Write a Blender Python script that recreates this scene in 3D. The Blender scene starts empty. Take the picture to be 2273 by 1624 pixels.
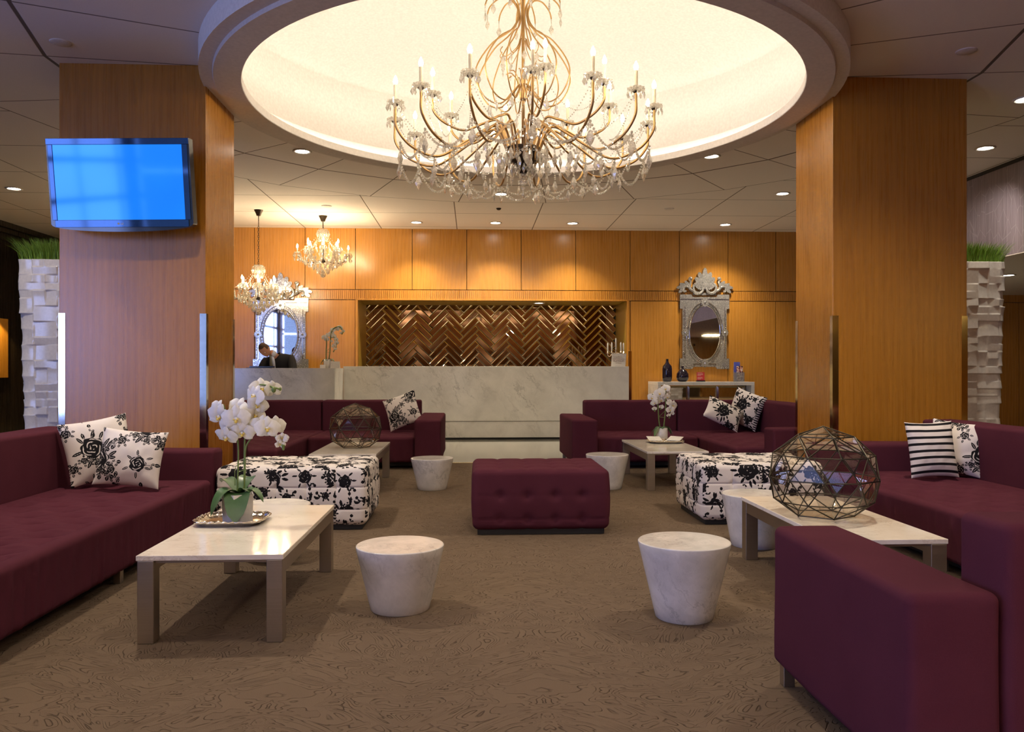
import bpy, math, random
import numpy as np
from mathutils import Vector, Matrix, Euler
PI = math.pi
random.seed(7)
RNG = np.random.RandomState(11)
scene = bpy.context.scene
COL = scene.collection

# ------------------------------------------------------------------ camera
F_PX, EYE, YAW = 1800.0, 1.12, math.atan(86.5 / 1800.0)
cam_d = bpy.data.cameras.new('camera')
cam_d.sensor_fit = 'HORIZONTAL'; cam_d.sensor_width = 36.0
cam_d.lens = 36.0 * F_PX / 2273.0
cam_d.shift_y = 8.0 / 2273.0
cam_d.clip_end = 100; cam_d.clip_start = 0.05
cam = bpy.data.objects.new('camera', cam_d); COL.objects.link(cam)
cam.location = (0, 0, EYE); cam.rotation_euler = (PI / 2, 0, -YAW)
scene.camera = cam
# ------------------------------------------------------------------ world, exposure
world = bpy.data.worlds.new('world'); scene.world = world; world.use_nodes = True
world.node_tree.nodes['Background'].inputs[0].default_value = (0.35, 0.5, 1.0, 1)
world.node_tree.nodes['Background'].inputs[1].default_value = 0.6
vs = scene.view_settings
vs.view_transform = 'Standard'; vs.look = 'None'; vs.gamma = 1.0; vs.exposure = 0.55
vs.use_curve_mapping = False
cy = scene.cycles
cy.use_denoising = True
cy.max_bounces = 8; cy.diffuse_bounces = 4; cy.glossy_bounces = 4; cy.transmission_bounces = 7
cy.transparent_max_bounces = 12
cy.use_adaptive_sampling = True; cy.adaptive_threshold = 0.025
cy.sample_clamp_indirect = 3.0; cy.sample_clamp_direct = 0.0
cy.caustics_reflective = False; cy.caustics_refractive = False
cy.blur_glossy = 0.6
# ------------------------------------------------------------------ light levels (watts / emission strengths)
W_UP = 150.0
W_WINDOW, W_DOWN, W_BULB, W_SMALL, W_COVE, W_FRONT = 430.0, 70.0, 185.0, 330.0, 28.0, 115.0
CEIL = 3.59
RC = (0.432, 7.06)            # centre of the round ceiling recess


def area_light(name, loc, rot, sx, sy, watts, color):
    d = bpy.data.lights.new(name, 'AREA'); d.shape = 'RECTANGLE'; d.size = sx; d.size_y = sy
    d.energy = watts; d.color = color
    o = bpy.data.objects.new(name, d); COL.objects.link(o); o.location = loc; o.rotation_euler = rot
    return o


# daylight through the tall windows behind the viewer, at the left corner of the room
area_light('daylight', (-6.2, -5.28, 1.9), (PI / 2, 0, PI), 3.2, 3.2, W_WINDOW * 0.42, (0.30, 0.42, 1.0))
area_light('daylight', (-8.09, -2.2, 1.9), (PI / 2, 0, -PI / 2), 5.2, 3.2, W_WINDOW * 0.9, (0.30, 0.42, 1.0))
# unseen fill spots added to light the foreground, roughly continuing the visible downlights
for lx, ly, w_ in ((-1.93, 4.85, 1.6), (2.75, 4.85, 1.6), (0.39, 3.1, 0.8), (-4.2, 6.2, 0.8), (-3.2, 2.9, 0.4), (4.4, 2.9, 0.4), (-0.6, 0.2, 0.12), (1.9, 0.2, 0.12)):
    d = bpy.data.lights.new('foreground_fill_spot', 'SPOT'); d.energy = W_FRONT * w_; d.spot_size = 2.3; d.spot_blend = 0.9
    d.color = (1.0, 0.86, 0.68); d.shadow_soft_size = 0.06
    lo = bpy.data.objects.new('foreground_fill_spot', d); COL.objects.link(lo); lo.location = (lx, ly, CEIL - 0.03)
# unseen area lights behind the viewer, added to brighten the near ceiling
for lx, ly in ((-2.6, -2.6), (1.0, -2.6), (4.2, -2.6)):
    area_light('ceiling_fill', (lx, ly, 2.0), (PI + 0.25, 0, 0), 0.5, 0.25, W_UP, (1.0, 0.86, 0.74))
area_light('lobby_reflection_fill', (9.2, -2.4, 2.44), (0, 0, 0), 0.6, 0.6, 70, (1.0, 0.76, 0.40))  # unseen warm light, added for the lobby that the oval mirror reflects

# ------------------------------------------------------------------ helpers: picture to place
_c, _s = math.cos(YAW), math.sin(YAW)


def at_z(px, py, z):
    zc = F_PX * (EYE - z) / (py - 820.0); xc = (px - 1136.5) / F_PX * zc
    return Vector((xc * _c + zc * _s, zc * _c - xc * _s, z))


def at_y(px, py, Y):
    k = (px - 1136.5) / F_PX; zc = Y / (_c - k * _s); xc = k * zc
    return Vector((xc * _c + zc * _s, Y, EYE - (py - 820.0) / F_PX * zc))


# ------------------------------------------------------------------ helpers: meshes
class MB:
    def __init__(s):
        s.v = []; s.f = []; s.m = []; s.n = 0; s.att = []

    def add(s, verts, faces, mi=0, att=None):
        verts = np.asarray(verts, dtype=float).reshape(-1, 3)
        o = s.n
        s.v.append(verts); s.n += len(verts)
        s.f.extend([tuple(int(i) + o for i in f) for f in faces]); s.m.extend([mi] * len(faces))
        s.att.append(np.zeros(len(verts)) if att is None else np.asarray(att, dtype=float))
        return s

    def box(s, x0, x1, y0, y1, z0, z1, mi=0):
        v = [(x, y, z) for x in (x0, x1) for y in (y0, y1) for z in (z0, z1)]
        f = [(0, 1, 3, 2), (4, 6, 7, 5), (0, 4, 5, 1), (2, 3, 7, 6), (0, 2, 6, 4), (1, 5, 7, 3)]
        return s.add(v, f, mi)

    def bbox(s, x0, x1, y0, y1, z0, z1, b=0.004, mi=0):      # bevelled box
        return s.rbox(x0, x1, y0, y1, z0, z1, b, mi=mi, seg=2)

    def rbox(s, x0, x1, y0, y1, z0, z1, r, res=None, disp=None, attf=None, mi=0, seg=3):
        lo = np.array([x0, y0, z0], float); hi = np.array([x1, y1, z1], float)
        r = min(r, (hi - lo).min() / 2 * 0.999)

        def line(a, b):
            e = [a + r * (1 - math.cos(t * PI / 2 / seg * 1.0)) for t in range(seg)] if r > 0 else []
            e = [a + r * t / seg for t in range(seg)]
            n = 1 if not res else max(1, int(round((b - a - 2 * r) / res)))
            mid = list(np.linspace(a + r, b - r, n + 1))
            return np.array(e + mid + [b - r * t / seg for t in range(seg - 1, -1, -1)])
        L = [line(lo[i], hi[i]) for i in range(3)]
        V, Fc, key = [], [], {}
        pts_all = []
        base = 0
        quads = []
        for ax in range(3):
            a, b = [i for i in range(3) if i != ax]
            for side in (0, 1):
                A, B = np.meshgrid(L[a], L[b], indexing='ij')
                P = np.zeros(A.shape + (3,)); P[..., a] = A; P[..., b] = B; P[..., ax] = hi[ax] if side else lo[ax]
                na, nb = A.shape
                idx = np.arange(na * nb).reshape(na, nb) + base
                q = np.stack([idx[:-1, :-1], idx[1:, :-1], idx[1:, 1:], idx[:-1, 1:]], -1).reshape(-1, 4)
                flip = (side == 0) ^ (ax == 1)
                if flip: q = q[:, ::-1]
                quads.append(q); pts_all.append(P.reshape(-1, 3)); base += na * nb
        P = np.concatenate(pts_all); Q = np.concatenate(quads)
        K = np.round(P * 1e5).astype(np.int64)
        _, first, inv = np.unique(K, axis=0, return_index=True, return_inverse=True)
        inv = inv.reshape(-1)
        P = P[first]; Q = inv[Q]
        inner = np.clip(P, lo + r, hi - r)
        d = P - inner
        # cube-to-sphere style remap keeps edges evenly rounded
        ln = np.linalg.norm(d, axis=1); ln[ln == 0] = 1
        nrm = d / ln[:, None]
        out = inner + nrm * r
        att = attf(P, nrm) if attf else None
        if disp: out = out + nrm * disp(P, nrm)[:, None]
        return s.add(out, Q.tolist(), mi, att)

    def tube(s, pts, r, seg=6, closed=False, caps=True, mi=0):
        pts = [Vector(p) for p in pts]; n = len(pts)
        if not hasattr(r, '__len__'): r = [r] * n
        T = []
        for i in range(n):
            if closed: t = pts[(i + 1) % n] - pts[i - 1]
            else: t = pts[min(i + 1, n - 1)] - pts[max(i - 1, 0)]
            if t.length < 1e-9: t = Vector((0, 0, 1))
            T.append(t.normalized())
        u = T[0].orthogonal().normalized()
        V = []
        for i in range(n):
            u = (u - T[i] * u.dot(T[i]))
            u = u.normalized() if u.length > 1e-6 else T[i].orthogonal().normalized()
            w = T[i].cross(u)
            for k in range(seg):
                a = 2 * PI * k / seg
                V.append(pts[i] + (u * math.cos(a) + w * math.sin(a)) * r[i])
        Fc = []
        for i in range(n if closed else n - 1):
            j = (i + 1) % n
            for k in range(seg):
                l = (k + 1) % seg
                Fc.append((i * seg + k, i * seg + l, j * seg + l, j * seg + k))
        if caps and not closed:
            Fc.append(tuple(range(seg))[::-1]); Fc.append(tuple((n - 1) * seg + k for k in range(seg)))
        return s.add([tuple(v) for v in V], Fc, mi)

    def lathe(s, prof, seg=24, c=(0, 0, 0), mi=0, rx=1.0, ry=1.0, smooth_cap=True):
        V, Fc = [], []
        for r, z in prof:
            for k in range(seg):
                a = 2 * PI * k / seg
                V.append((c[0] + r * rx * math.cos(a), c[1] + r * ry * math.sin(a), c[2] + z))
        for i in range(len(prof) - 1):
            for k in range(seg):
                l = (k + 1) % seg
                Fc.append((i * seg + k, i * seg + l, (i + 1) * seg + l, (i + 1) * seg + k))
        if prof[0][0] > 1e-6: Fc.append(tuple(range(seg))[::-1])
        if prof[-1][0] > 1e-6: Fc.append(tuple((len(prof) - 1) * seg + k for k in range(seg)))
        return s.add(V, Fc, mi)

    def ball(s, c, r, seg=8, rings=6, mi=0, sz=1.0):
        prof = [(max(1e-7, r * math.sin(PI * i / rings)), -r * sz * math.cos(PI * i / rings)) for i in range(rings + 1)]
        V, Fc = [(c[0], c[1], c[2] - r * sz)], []
        for rr, z in prof[1:-1]:
            for k in range(seg):
                a = 2 * PI * k / seg; V.append((c[0] + rr * math.cos(a), c[1] + rr * math.sin(a), c[2] + z))
        V.append((c[0], c[1], c[2] + r * sz)); top = len(V) - 1
        for k in range(seg):
            l = (k + 1) % seg
            Fc.append((0, 1 + l, 1 + k)); Fc.append((top, top - seg + k, top - seg + l))
        for i in range(rings - 2):
            for k in range(seg):
                l = (k + 1) % seg; a = 1 + i * seg
                Fc.append((a + k, a + l, a + seg + l, a + seg + k))
        return s.add(V, Fc, mi)

    def prism(s, outline, z0, z1, mi=0, plane='xy'):
        n = len(outline)
        def P(a, b, c):
            return (a, b, c) if plane == 'xy' else (a, c, b)
        V = [P(a, b, z0) for a, b in outline] + [P(a, b, z1) for a, b in outline]
        Fc = [tuple(range(n))[::-1], tuple(range(n, 2 * n))]
        for i in range(n):
            j = (i + 1) % n; Fc.append((i, j, n + j, n + i))
        return s.add(V, Fc, mi)

    def xf(s, M, start=0):
        """transform every vertex added since vertex-block `start`"""
        for i in range(start, len(s.v)):
            v = np.c_[s.v[i], np.ones(len(s.v[i]))] @ np.array(M).T
            s.v[i] = v[:, :3]
        return s


def put(name, mb, mats, parent=None, smooth=False, world=True, attname=None, angle=None):
    """link ONE mesh object; with world=True the vertices are in room coordinates"""
    V = np.concatenate(mb.v)
    if parent is not None and world:
        V = V - np.array(parent.matrix_world.translation if parent.parent is None else ROOTLOC[parent.name])[None]
    me = bpy.data.meshes.new(name)
    me.from_pydata(V.tolist(), [], mb.f)
    if not isinstance(mats, (list, tuple)): mats = [mats]
    for m in mats: me.materials.append(m)
    if len(mats) > 1: me.polygons.foreach_set('material_index', mb.m)
    me.polygons.foreach_set('use_smooth', [smooth] * len(me.polygons))
    if attname:
        a = me.attributes.new(attname, 'FLOAT', 'POINT'); a.data.foreach_set('value', np.concatenate(mb.att).astype(np.float32))
    me.update()
    if smooth and angle:
        me.set_sharp_from_angle(angle=math.radians(angle))
    o = bpy.data.objects.new(name, me); COL.objects.link(o)
    if parent is not None:
        o.parent = parent
        ROOTLOC[o.name] = ROOTLOC.get(parent.name, tuple(parent.location))
    else:
        ROOTLOC[o.name] = (0, 0, 0)
    return o


ROOTLOC = {}


def thing(name, label, cat, loc=(0, 0, 0), rot=(0, 0, 0), group=None):
    o = bpy.data.objects.new(name, None); COL.objects.link(o)
    o.location = loc; o.rotation_euler = rot; o.empty_display_size = 0.1
    o['label'] = label; o['category'] = cat
    if group: o['group'] = group
    ROOTLOC[o.name] = tuple(loc)
    bpy.context.view_layer.update()
    return o


def tag(o, label, cat, group=None, kind=None):
    o['label'] = label; o['category'] = cat
    if group: o['group'] = group
    if kind: o['kind'] = kind
    return o


def struct(name, mb, mats, smooth=False, angle=None):
    o = put(name, mb, mats, smooth=smooth, angle=angle); o['kind'] = 'structure'; return o


def dup(root, loc, rot=None, label=None, group=None, scale=None):
    r = root.copy(); COL.objects.link(r); r.location = loc
    if rot is not None: r.rotation_euler = rot
    if scale is not None: r.scale = scale
    if label: r['label'] = label
    if group: r['group'] = group
    for ch in list(root.children):
        c = ch.copy(); COL.objects.link(c); c.parent = r
        for g in list(ch.children):
            d = g.copy(); COL.objects.link(d); d.parent = c
    return r


def ease(pts, n=8, closed=False):
    """Catmull-Rom through points"""
    P = [Vector(p) for p in pts]; out = []
    m = len(P)
    for i in range(m if closed else m - 1):
        if closed: a, b, c, d = P[i - 1], P[i], P[(i + 1) % m], P[(i + 2) % m]
        else: a, b, c, d = P[max(i - 1, 0)], P[i], P[i + 1], P[min(i + 2, m - 1)]
        for k in range(n):
            t = k / n
            out.append(0.5 * ((2 * b) + (c - a) * t + (2 * a - 5 * b + 4 * c - d) * t * t + (3 * b - a - 3 * c + d) * t ** 3))
    if not closed: out.append(P[-1])
    return out


# ------------------------------------------------------------------ helpers: materials
class NT:
    def __init__(s, m):
        s.t = m.node_tree; s.n = m.node_tree.nodes; s.l = m.node_tree.links; s.b = s.n['Principled BSDF']

    def N(s, typ, ins=None, **props):
        nd = s.n.new('ShaderNode' + typ)
        for k, v in props.items(): setattr(nd, k, v)
        for k, v in (ins or {}).items():
            sock = nd.inputs[k]
            if isinstance(v, bpy.types.NodeSocket): s.l.new(v, sock)
            elif isinstance(v, tuple) and len(v) == 3 and sock.type == 'RGBA': sock.default_value = (*v, 1)
            else: sock.default_value = v
        return nd

    def math(s, op, a, b=0.0, clamp=False):
        nd = s.N('Math', {0: a, 1: b}, operation=op); nd.use_clamp = clamp; return nd.outputs[0]

    def obj(s):
        return s.N('TexCoord').outputs['Object']

    def pos(s):
        return s.N('NewGeometry').outputs['Position']

    def mapping(s, vec, scale=(1, 1, 1), loc=(0, 0, 0), rot=(0, 0, 0)):
        return s.N('Mapping', {'Vector': vec, 'Scale': scale, 'Location': loc, 'Rotation': rot}).outputs[0]

    def noise(s, vec, scale, detail=3.0, rough=0.5, dist=0.0):
        return s.N('TexNoise', {'Vector': vec, 'Scale': scale, 'Detail': detail, 'Roughness': rough, 'Distortion': dist}).outputs['Fac']

    def ramp(s, fac, stops):
        r = s.N('ValToRGB', {'Fac': fac}); cr = r.color_ramp
        while len(cr.elements) < len(stops): cr.elements.new(0.5)
        for e, (p, c) in zip(cr.elements, stops):
            e.position = p; e.color = (*c, 1) if len(c) == 3 else c
        return r.outputs['Color']

    def rampv(s, fac, a, b):
        return s.N('MapRange', {'Value': fac, 'From Min': a, 'From Max': b}).outputs[0]

    def mix(s, fac, a, b, blend='MIX'):
        nd = s.N('Mix', data_type='RGBA', blend_type=blend)
        for sock, v in ((nd.inputs[0], fac), (nd.inputs[6], a), (nd.inputs[7], b)):
            if isinstance(v, bpy.types.NodeSocket): s.l.new(v, sock)
            elif isinstance(v, tuple): sock.default_value = (*v, 1)
            else: sock.default_value = v
        return nd.outputs[2]

    def bump(s, h, strength=0.3, dist=0.01):
        o = s.N('Bump', {'Height': h, 'Strength': strength, 'Distance': dist}).outputs[0]
        s.l.new(o, s.b.inputs['Normal']); return o

    def color(s, c):
        s.l.new(c, s.b.inputs['Base Color'])

    def rough(s, c):
        s.l.new(c, s.b.inputs['Roughness'])


def M(name, color=(0.8, 0.8, 0.8), rough=0.5, metal=0.0, build=None, **kw):
    m = bpy.data.materials.new(name); m.use_nodes = True
    b = m.node_tree.nodes['Principled BSDF']
    b.inputs['Base Color'].default_value = (*color, 1)
    b.inputs['Roughness'].default_value = rough; b.inputs['Metallic'].default_value = metal
    for k, v in kw.items():
        i = b.inputs[k.replace('_', ' ')]
        i.default_value = ((*v, 1) if len(i.default_value) == 4 else v) if isinstance(v, tuple) else v
    if build: build(NT(m))
    else:      # every surface keeps a little procedural variation
        t = NT(m); n = t.noise(t.obj(), 40.0, 2.0)
        v = t.rampv(n, 0.3, 0.7)
        t.color(t.mix(v, tuple(c * 0.93 for c in color), tuple(min(1, c * 1.05) for c in color)))
    return m


def emissive(name, color, strength):
    m = bpy.data.materials.new(name); m.use_nodes = True
    b = m.node_tree.nodes['Principled BSDF']
    b.inputs['Base Color'].default_value = (*color, 1)
    b.inputs['Emission Color'].default_value = (*color, 1); b.inputs['Emission Strength'].default_value = strength
    return m


def wood_build(light, dark, scale=1.0):
    def f(t):
        p = t.obj()
        fine = t.noise(t.mapping(p, (90 * scale, 90 * scale, 2.2)), 1.0, 4, 0.6)
        broad = t.noise(t.mapping(p, (5.0, 5.0, 0.35)), 1.0, 3, 0.55, 0.6)
        # cathedral figure
        w = t.N('TexWave', {'Vector': t.mapping(p, (3.6, 3.6, 0.42)), 'Scale': 1.6, 'Distortion': 6.0, 'Detail': 2.0, 'Detail Scale': 0.8},
                wave_type='RINGS', rings_direction='Y').outputs['Fac']
        fac = t.math('ADD', t.math('MULTIPLY', fine, 0.45), t.math('MULTIPLY', broad, 0.4))
        fac = t.math('ADD', fac, t.math('MULTIPLY', w, 0.15))
        t.color(t.ramp(fac, [(0.30, dark), (0.68, light)]))
        t.rough(t.math('ADD', t.math('MULTIPLY', fine, 0.12), 0.22))
        t.b.inputs['Coat Weight'].default_value = 0.28; t.b.inputs['Coat Roughness'].default_value = 0.28
        t.bump(fine, 0.05, 0.001)
    return f


def marble_build(base, vein, scale=1.0, amt=1.0, ang=0.6, cloud=0.12, rough=0.15):
    def f(t):
        p = t.mapping(t.pos(), (scale, scale, scale), rot=(0.25, ang, 0.15))
        warp = t.N('TexNoise', {'Vector': p, 'Scale': 1.4, 'Detail': 5.0, 'Roughness': 0.6}).outputs['Color']
        pw = t.N('VectorMath', {0: p, 1: t.N('VectorMath', {0: warp, 1: (0.55, 0.55, 0.55)}, operation='MULTIPLY').outputs[0]}, operation='ADD').outputs[0]
        n1 = t.noise(t.mapping(pw, (2.6, 2.6, 0.55)), 1.0, 6, 0.62)
        v1 = t.math('SUBTRACT', 1.0, t.rampv(t.math('ABSOLUTE', t.math('SUBTRACT', n1, 0.5)), 0.0, 0.022))
        n2 = t.noise(t.mapping(pw, (7, 7, 1.6)), 1.0, 6, 0.65)
        v2 = t.math('SUBTRACT', 1.0, t.rampv(t.math('ABSOLUTE', t.math('SUBTRACT', n2, 0.5)), 0.0, 0.02))
        mask = t.rampv(t.noise(p, 1.1, 3), 0.42, 0.62)
        v = t.math('MULTIPLY', t.math('ADD', t.math('MULTIPLY', v1, 0.75), t.math('MULTIPLY', v2, 0.35)), mask)
        cl = t.rampv(t.noise(pw, 2.2, 5, 0.6), 0.35, 0.7)
        c = t.mix(t.math('MULTIPLY', cl, cloud), base, vein)
        c = t.mix(t.math('MULTIPLY', v, amt, True), c, vein)
        t.color(c); t.b.inputs['Roughness'].default_value = rough
    return f


def ceiling_build(t):
    P = t.N('SeparateXYZ', {0: t.pos()})
    X, Y = P.outputs[0], P.outputs[1]
    dx = t.math('SUBTRACT', X, RC[0]); dy = t.math('SUBTRACT', Y, RC[1])
    r = t.math('SQRT', t.math('ADD', t.math('MULTIPLY', dx, dx), t.math('MULTIPLY', dy, dy)))
    a = t.math('MULTIPLY', t.math('ARCTAN2', dy, dx), 180 / PI / 15.0)
    loc = t.math('SUBTRACT', t.math('FRACT', t.math('ADD', a, 24.5)), 0.5)        # -0.5..0.5 inside a segment
    rad = t.math('MULTIPLY', t.math('SUBTRACT', 0.5, t.math('ABSOLUTE', loc)), 15 * PI / 180)
    d_rad = t.math('MULTIPLY', rad, r)
    rc = t.math('MULTIPLY', r, t.math('COSINE', t.math('MULTIPLY', loc, 15 * PI / 180)))
    d_a1 = t.math('ABSOLUTE', t.math('SUBTRACT', rc, 3.80)); d_a2 = t.math('ABSOLUTE', t.math('SUBTRACT', rc, 4.92))
    inside = t.math('LESS_THAN', rc, 4.92)
    gx = t.math('FRACT', t.math('ADD', t.math('DIVIDE', t.math('ADD', X, 2.92), 1.32), 20.0))
    gx = t.math('MULTIPLY', t.math('SUBTRACT', 0.5, t.math('ABSOLUTE', t.math('SUBTRACT', gx, 0.5))), 1.32)
    gy = t.math('FRACT', t.math('ADD', t.math('DIVIDE', t.math('SUBTRACT', Y, 12.85), 1.22), 20.0))
    gy = t.math('MULTIPLY', t.math('SUBTRACT', 0.5, t.math('ABSOLUTE', t.math('SUBTRACT', gy, 0.5))), 1.22)
    din = t.math('MINIMUM', d_rad, t.math('SUBTRACT', d_a1, 0.008)); dout = t.math('MINIMUM', gx, gy)
    m = t.N('Mix', {0: inside, 2: dout, 3: din}, data_type='FLOAT').outputs[0]
    d = t.math('MINIMUM', m, d_a2)
    g = t.rampv(d, 0.004, 0.010)
    grain = t.noise(t.pos(), 160, 2)
    t.color(t.mix(g, (0.16, 0.12, 0.09), t.mix(grain, (0.76, 0.69, 0.63), (0.85, 0.78, 0.72))))
    t.bump(t.math('ADD', g, t.math('MULTIPLY', grain, 0.06)), 0.5, 0.01)


def carpet_build(t):
    p = t.pos()
    s = t.N('SeparateXYZ', {0: p})
    # mirrored damask repeat
    u = t.math('PINGPONG', t.math('ADD', s.outputs[0], 20.0), 0.46)
    v = t.math('ADD', s.outputs[1], t.math('MULTIPLY', u, 0.55))
    q = t.N('CombineXYZ', {0: u, 1: t.math('MODULO', t.math('ADD', v, 20.0), 1.25), 2: 0.0}).outputs[0]
    n1 = t.noise(t.mapping(q, (3.4, 4.8, 1)), 1.0, 2.5, 0.5, 1.1)
    ph = t.math('MULTIPLY', n1, 25.0)
    tri = t.math('PINGPONG', ph, 0.5)                     # 0..0.5 contour bands
    lines = t.rampv(tri, 0.0, 0.11)
    band = t.rampv(tri, 0.1, 0.45)
    frag = t.rampv(t.noise(p, 13.0, 3, 0.6), 0.40, 0.58)
    dk = t.math('MULTIPLY', t.math('SUBTRACT', 1.0, lines), t.math('ADD', t.math('MULTIPLY', frag, 0.85), 0.12))
    pile = t.noise(p, 420, 2, 0.7); blotch = t.noise(p, 9, 3)
    alt = t.math('GREATER_THAN', t.math('FRACT', t.math('MULTIPLY', ph, 0.5)), 0.5)
    c = t.mix(alt, (0.160, 0.113, 0.074), (0.171, 0.121, 0.079))
    c = t.mix(t.math('MULTIPLY', blotch, 0.4), c, (0.15, 0.11, 0.08))
    c = t.mix(t.rampv(pile, 0.25, 0.75), t.mix(0.45, c, (0.08, 0.055, 0.038)), c)
    c = t.mix(t.math('MULTIPLY', dk, 0.7), c, (0.045, 0.03, 0.02))
    t.color(c)
    t.b.inputs['Roughness'].default_value = 0.95
    t.b.inputs['Specular IOR Level'].default_value = 0.1
    t.bump(t.math('ADD', t.math('MULTIPLY', t.math('SUBTRACT', 1.0, dk), 0.8), t.math('ADD', t.math('MULTIPLY', pile, 0.3), t.math('MULTIPLY', alt, 0.22))), 0.8, 0.010)


def fabric_build(c0, c1, scale=900):
    def f(t):
        p = t.obj()
        n = t.noise(p, scale, 1.0); b = t.noise(p, 5, 3)
        t.color(t.mix(t.math('ADD', t.math('MULTIPLY', n, 0.6), t.math('MULTIPLY', b, 0.4)), c0, c1))
        t.b.inputs['Roughness'].default_value = 0.9
        t.b.inputs['Specular IOR Level'].default_value = 0.04
        t.b.inputs['Sheen Weight'].default_value = 0.0
        t.b.inputs['Sheen Roughness'].default_value = 0.5
        t.b.inputs['Sheen Tint'].default_value = (0.8, 0.45, 0.6, 1)
        t.bump(n, 0.25, 0.002)
    return f


def pattern_build(t):
    a = t.N('Attribute', attribute_name='pat').outputs['Fac']
    k = t.rampv(a, 0.35, 0.65)
    n = t.noise(t.obj(), 700, 1)
    t.color(t.mix(k, t.mix(n, (0.62, 0.56, 0.53), (0.80, 0.74, 0.69)), (0.008, 0.007, 0.009)))
    t.b.inputs['Roughness'].default_value = 0.85; t.b.inputs['Specular IOR Level'].default_value = 0.2
    t.bump(n, 0.2, 0.002)


def brushed(c, rough=0.32, dirv=(4, 4, 260)):
    def f(t):
        n = t.noise(t.mapping(t.obj(), dirv), 1.0, 2)
        t.color(t.mix(n, tuple(x * 0.8 for x in c), c)); t.b.inputs['Metallic'].default_value = 1.0
        t.rough(t.math('ADD', t.math('MULTIPLY', n, 0.15), rough - 0.07))
    return f


WOOD = M('honey_cherry_wood', build=wood_build((0.55, 0.25, 0.038), (0.41, 0.17, 0.020)))
WOOD2 = M('cherry_column_veneer', build=wood_build((0.42, 0.175, 0.016), (0.31, 0.118, 0.009), 0.8))
DARKWOOD = M('dark_stained_wood', build=wood_build((0.028, 0.018, 0.011), (0.008, 0.006, 0.004)))
DARKPANEL = M('brown_panelling', build=wood_build((0.16, 0.075, 0.016), (0.10, 0.042, 0.008)))
DARKGAP = M('dark_joint', (0.012, 0.008, 0.005), 0.8)
MARBLE_C = M('grey_veined_marble', build=marble_build((0.78, 0.76, 0.70), (0.25, 0.24, 0.22), 1.3, 0.62, 0.7, 0.30, 0.12))
MARBLE_T = M('cream_marble_tabletop', build=marble_build((0.84, 0.78, 0.67), (0.38, 0.28, 0.19), 2.6, 0.6, 1.2, 0.16, 0.10))
MARBLE_D = M('white_marble_drum', build=marble_build((0.74, 0.71, 0.66), (0.26, 0.25, 0.23), 3.2, 0.55, 0.4, 0.42, 0.16))
MARBLE_F = M('polished_marble_floor', build=marble_build((0.36, 0.35, 0.30), (0.17, 0.17, 0.15), 0.6, 0.7, 1.5, 0.35, 0.10))
CEILM = M('ceiling_tiles', rough=0.9, build=ceiling_build)
PLASTER = M('painted_plaster', (0.66, 0.60, 0.54), 0.75)
DOME = M('dome_plaster', (0.80, 0.76, 0.70), 0.85)
CARPET = M('carved_brown_carpet', build=carpet_build)
PURPLE = M('aubergine_wool', build=fabric_build((0.050, 0.0115, 0.019), (0.100, 0.0265, 0.041)))
FLORAL = M('printed_cotton', build=pattern_build)
BLACKB = M('black_base_board', (0.01, 0.009, 0.009), 0.7)
STEEL = M('brushed_steel', build=brushed((0.50, 0.45, 0.38), 0.38))
CHROME = M('polished_steel', (0.72, 0.70, 0.66), 0.08, 1.0)
BRASS = M('polished_brass', (0.83, 0.62, 0.26), 0.10, 1.0)
GOLDR = M('brass_reveal', (0.70, 0.45, 0.07), 0.30, 0.45)
GOLD = M('gilded_iron', (0.46, 0.28, 0.11), 0.35, 0.9)
BRONZE = M('dark_bronze', (0.035, 0.022, 0.012), 0.4, 0.5)
SILVER = M('antique_silver', (0.78, 0.70, 0.58), 0.16, 1.0)
MIRROR = M('mirror_glass', (0.86, 0.86, 0.86), 0.02, 1.0)
MIRRORA = M('aged_mirror', build=lambda t: (t.color(t.mix(t.rampv(t.noise(t.obj(), 45, 5, 0.7), 0.35, 0.7), (0.30, 0.29, 0.27), (0.72, 0.70, 0.66))), setattr(t.b.inputs['Metallic'], 'default_value', 0.65), t.rough(t.rampv(t.noise(t.obj(), 60, 3), 0.2, 1.6))))
MIRRORB = M('bronze_mirror', (0.20, 0.112, 0.055), 0.04, 1.0)
EDGEM = M('bevelled_glass_edge', (0.62, 0.50, 0.33), 0.06, 1.0)
BLACKG = M('black_gloss_plastic', (0.012, 0.014, 0.02), 0.08)
WHITEG = M('white_gloss_resin', (0.74, 0.72, 0.70), 0.18)
POTW = M('white_glazed_pot', (0.74, 0.71, 0.66), 0.22)
LEAF = M('orchid_leaf', (0.06, 0.13, 0.045), 0.35)
STEM = M('orchid_stem', (0.13, 0.19, 0.045), 0.5)
PETAL = M('orchid_petal', (0.82, 0.79, 0.70), 0.55, Subsurface_Weight=0.0)
LIP = M('orchid_lip', (0.80, 0.60, 0.12), 0.5)
SOIL = M('potting_bark', (0.03, 0.018, 0.012), 0.9)
GRASS = M('grass_blades', build=lambda t: (t.color(t.mix(t.noise(t.obj(), 30, 2), (0.07, 0.19, 0.015), (0.30, 0.48, 0.07))), setattr(t.b.inputs['Roughness'], 'default_value', 0.45)))
CAME = M('lead_came', (0.055, 0.048, 0.035), 0.35, 0.9)
CANDLE = M('candle_sleeve', (0.80, 0.70, 0.48), 0.6)
CANDLEW = M('white_wax', (0.82, 0.80, 0.74), 0.5)
PAPER = M('white_card', (0.80, 0.76, 0.68), 0.7)
REDC = M('red_card', (0.42, 0.012, 0.02), 0.6)
INK = M('brown_ink', (0.20, 0.09, 0.04), 0.7)
GREYINK = M('grey_ink', (0.40, 0.30, 0.22), 0.7)
VASE = M('smoked_vase_glass', (0.012, 0.008, 0.018), 0.04)
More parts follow.
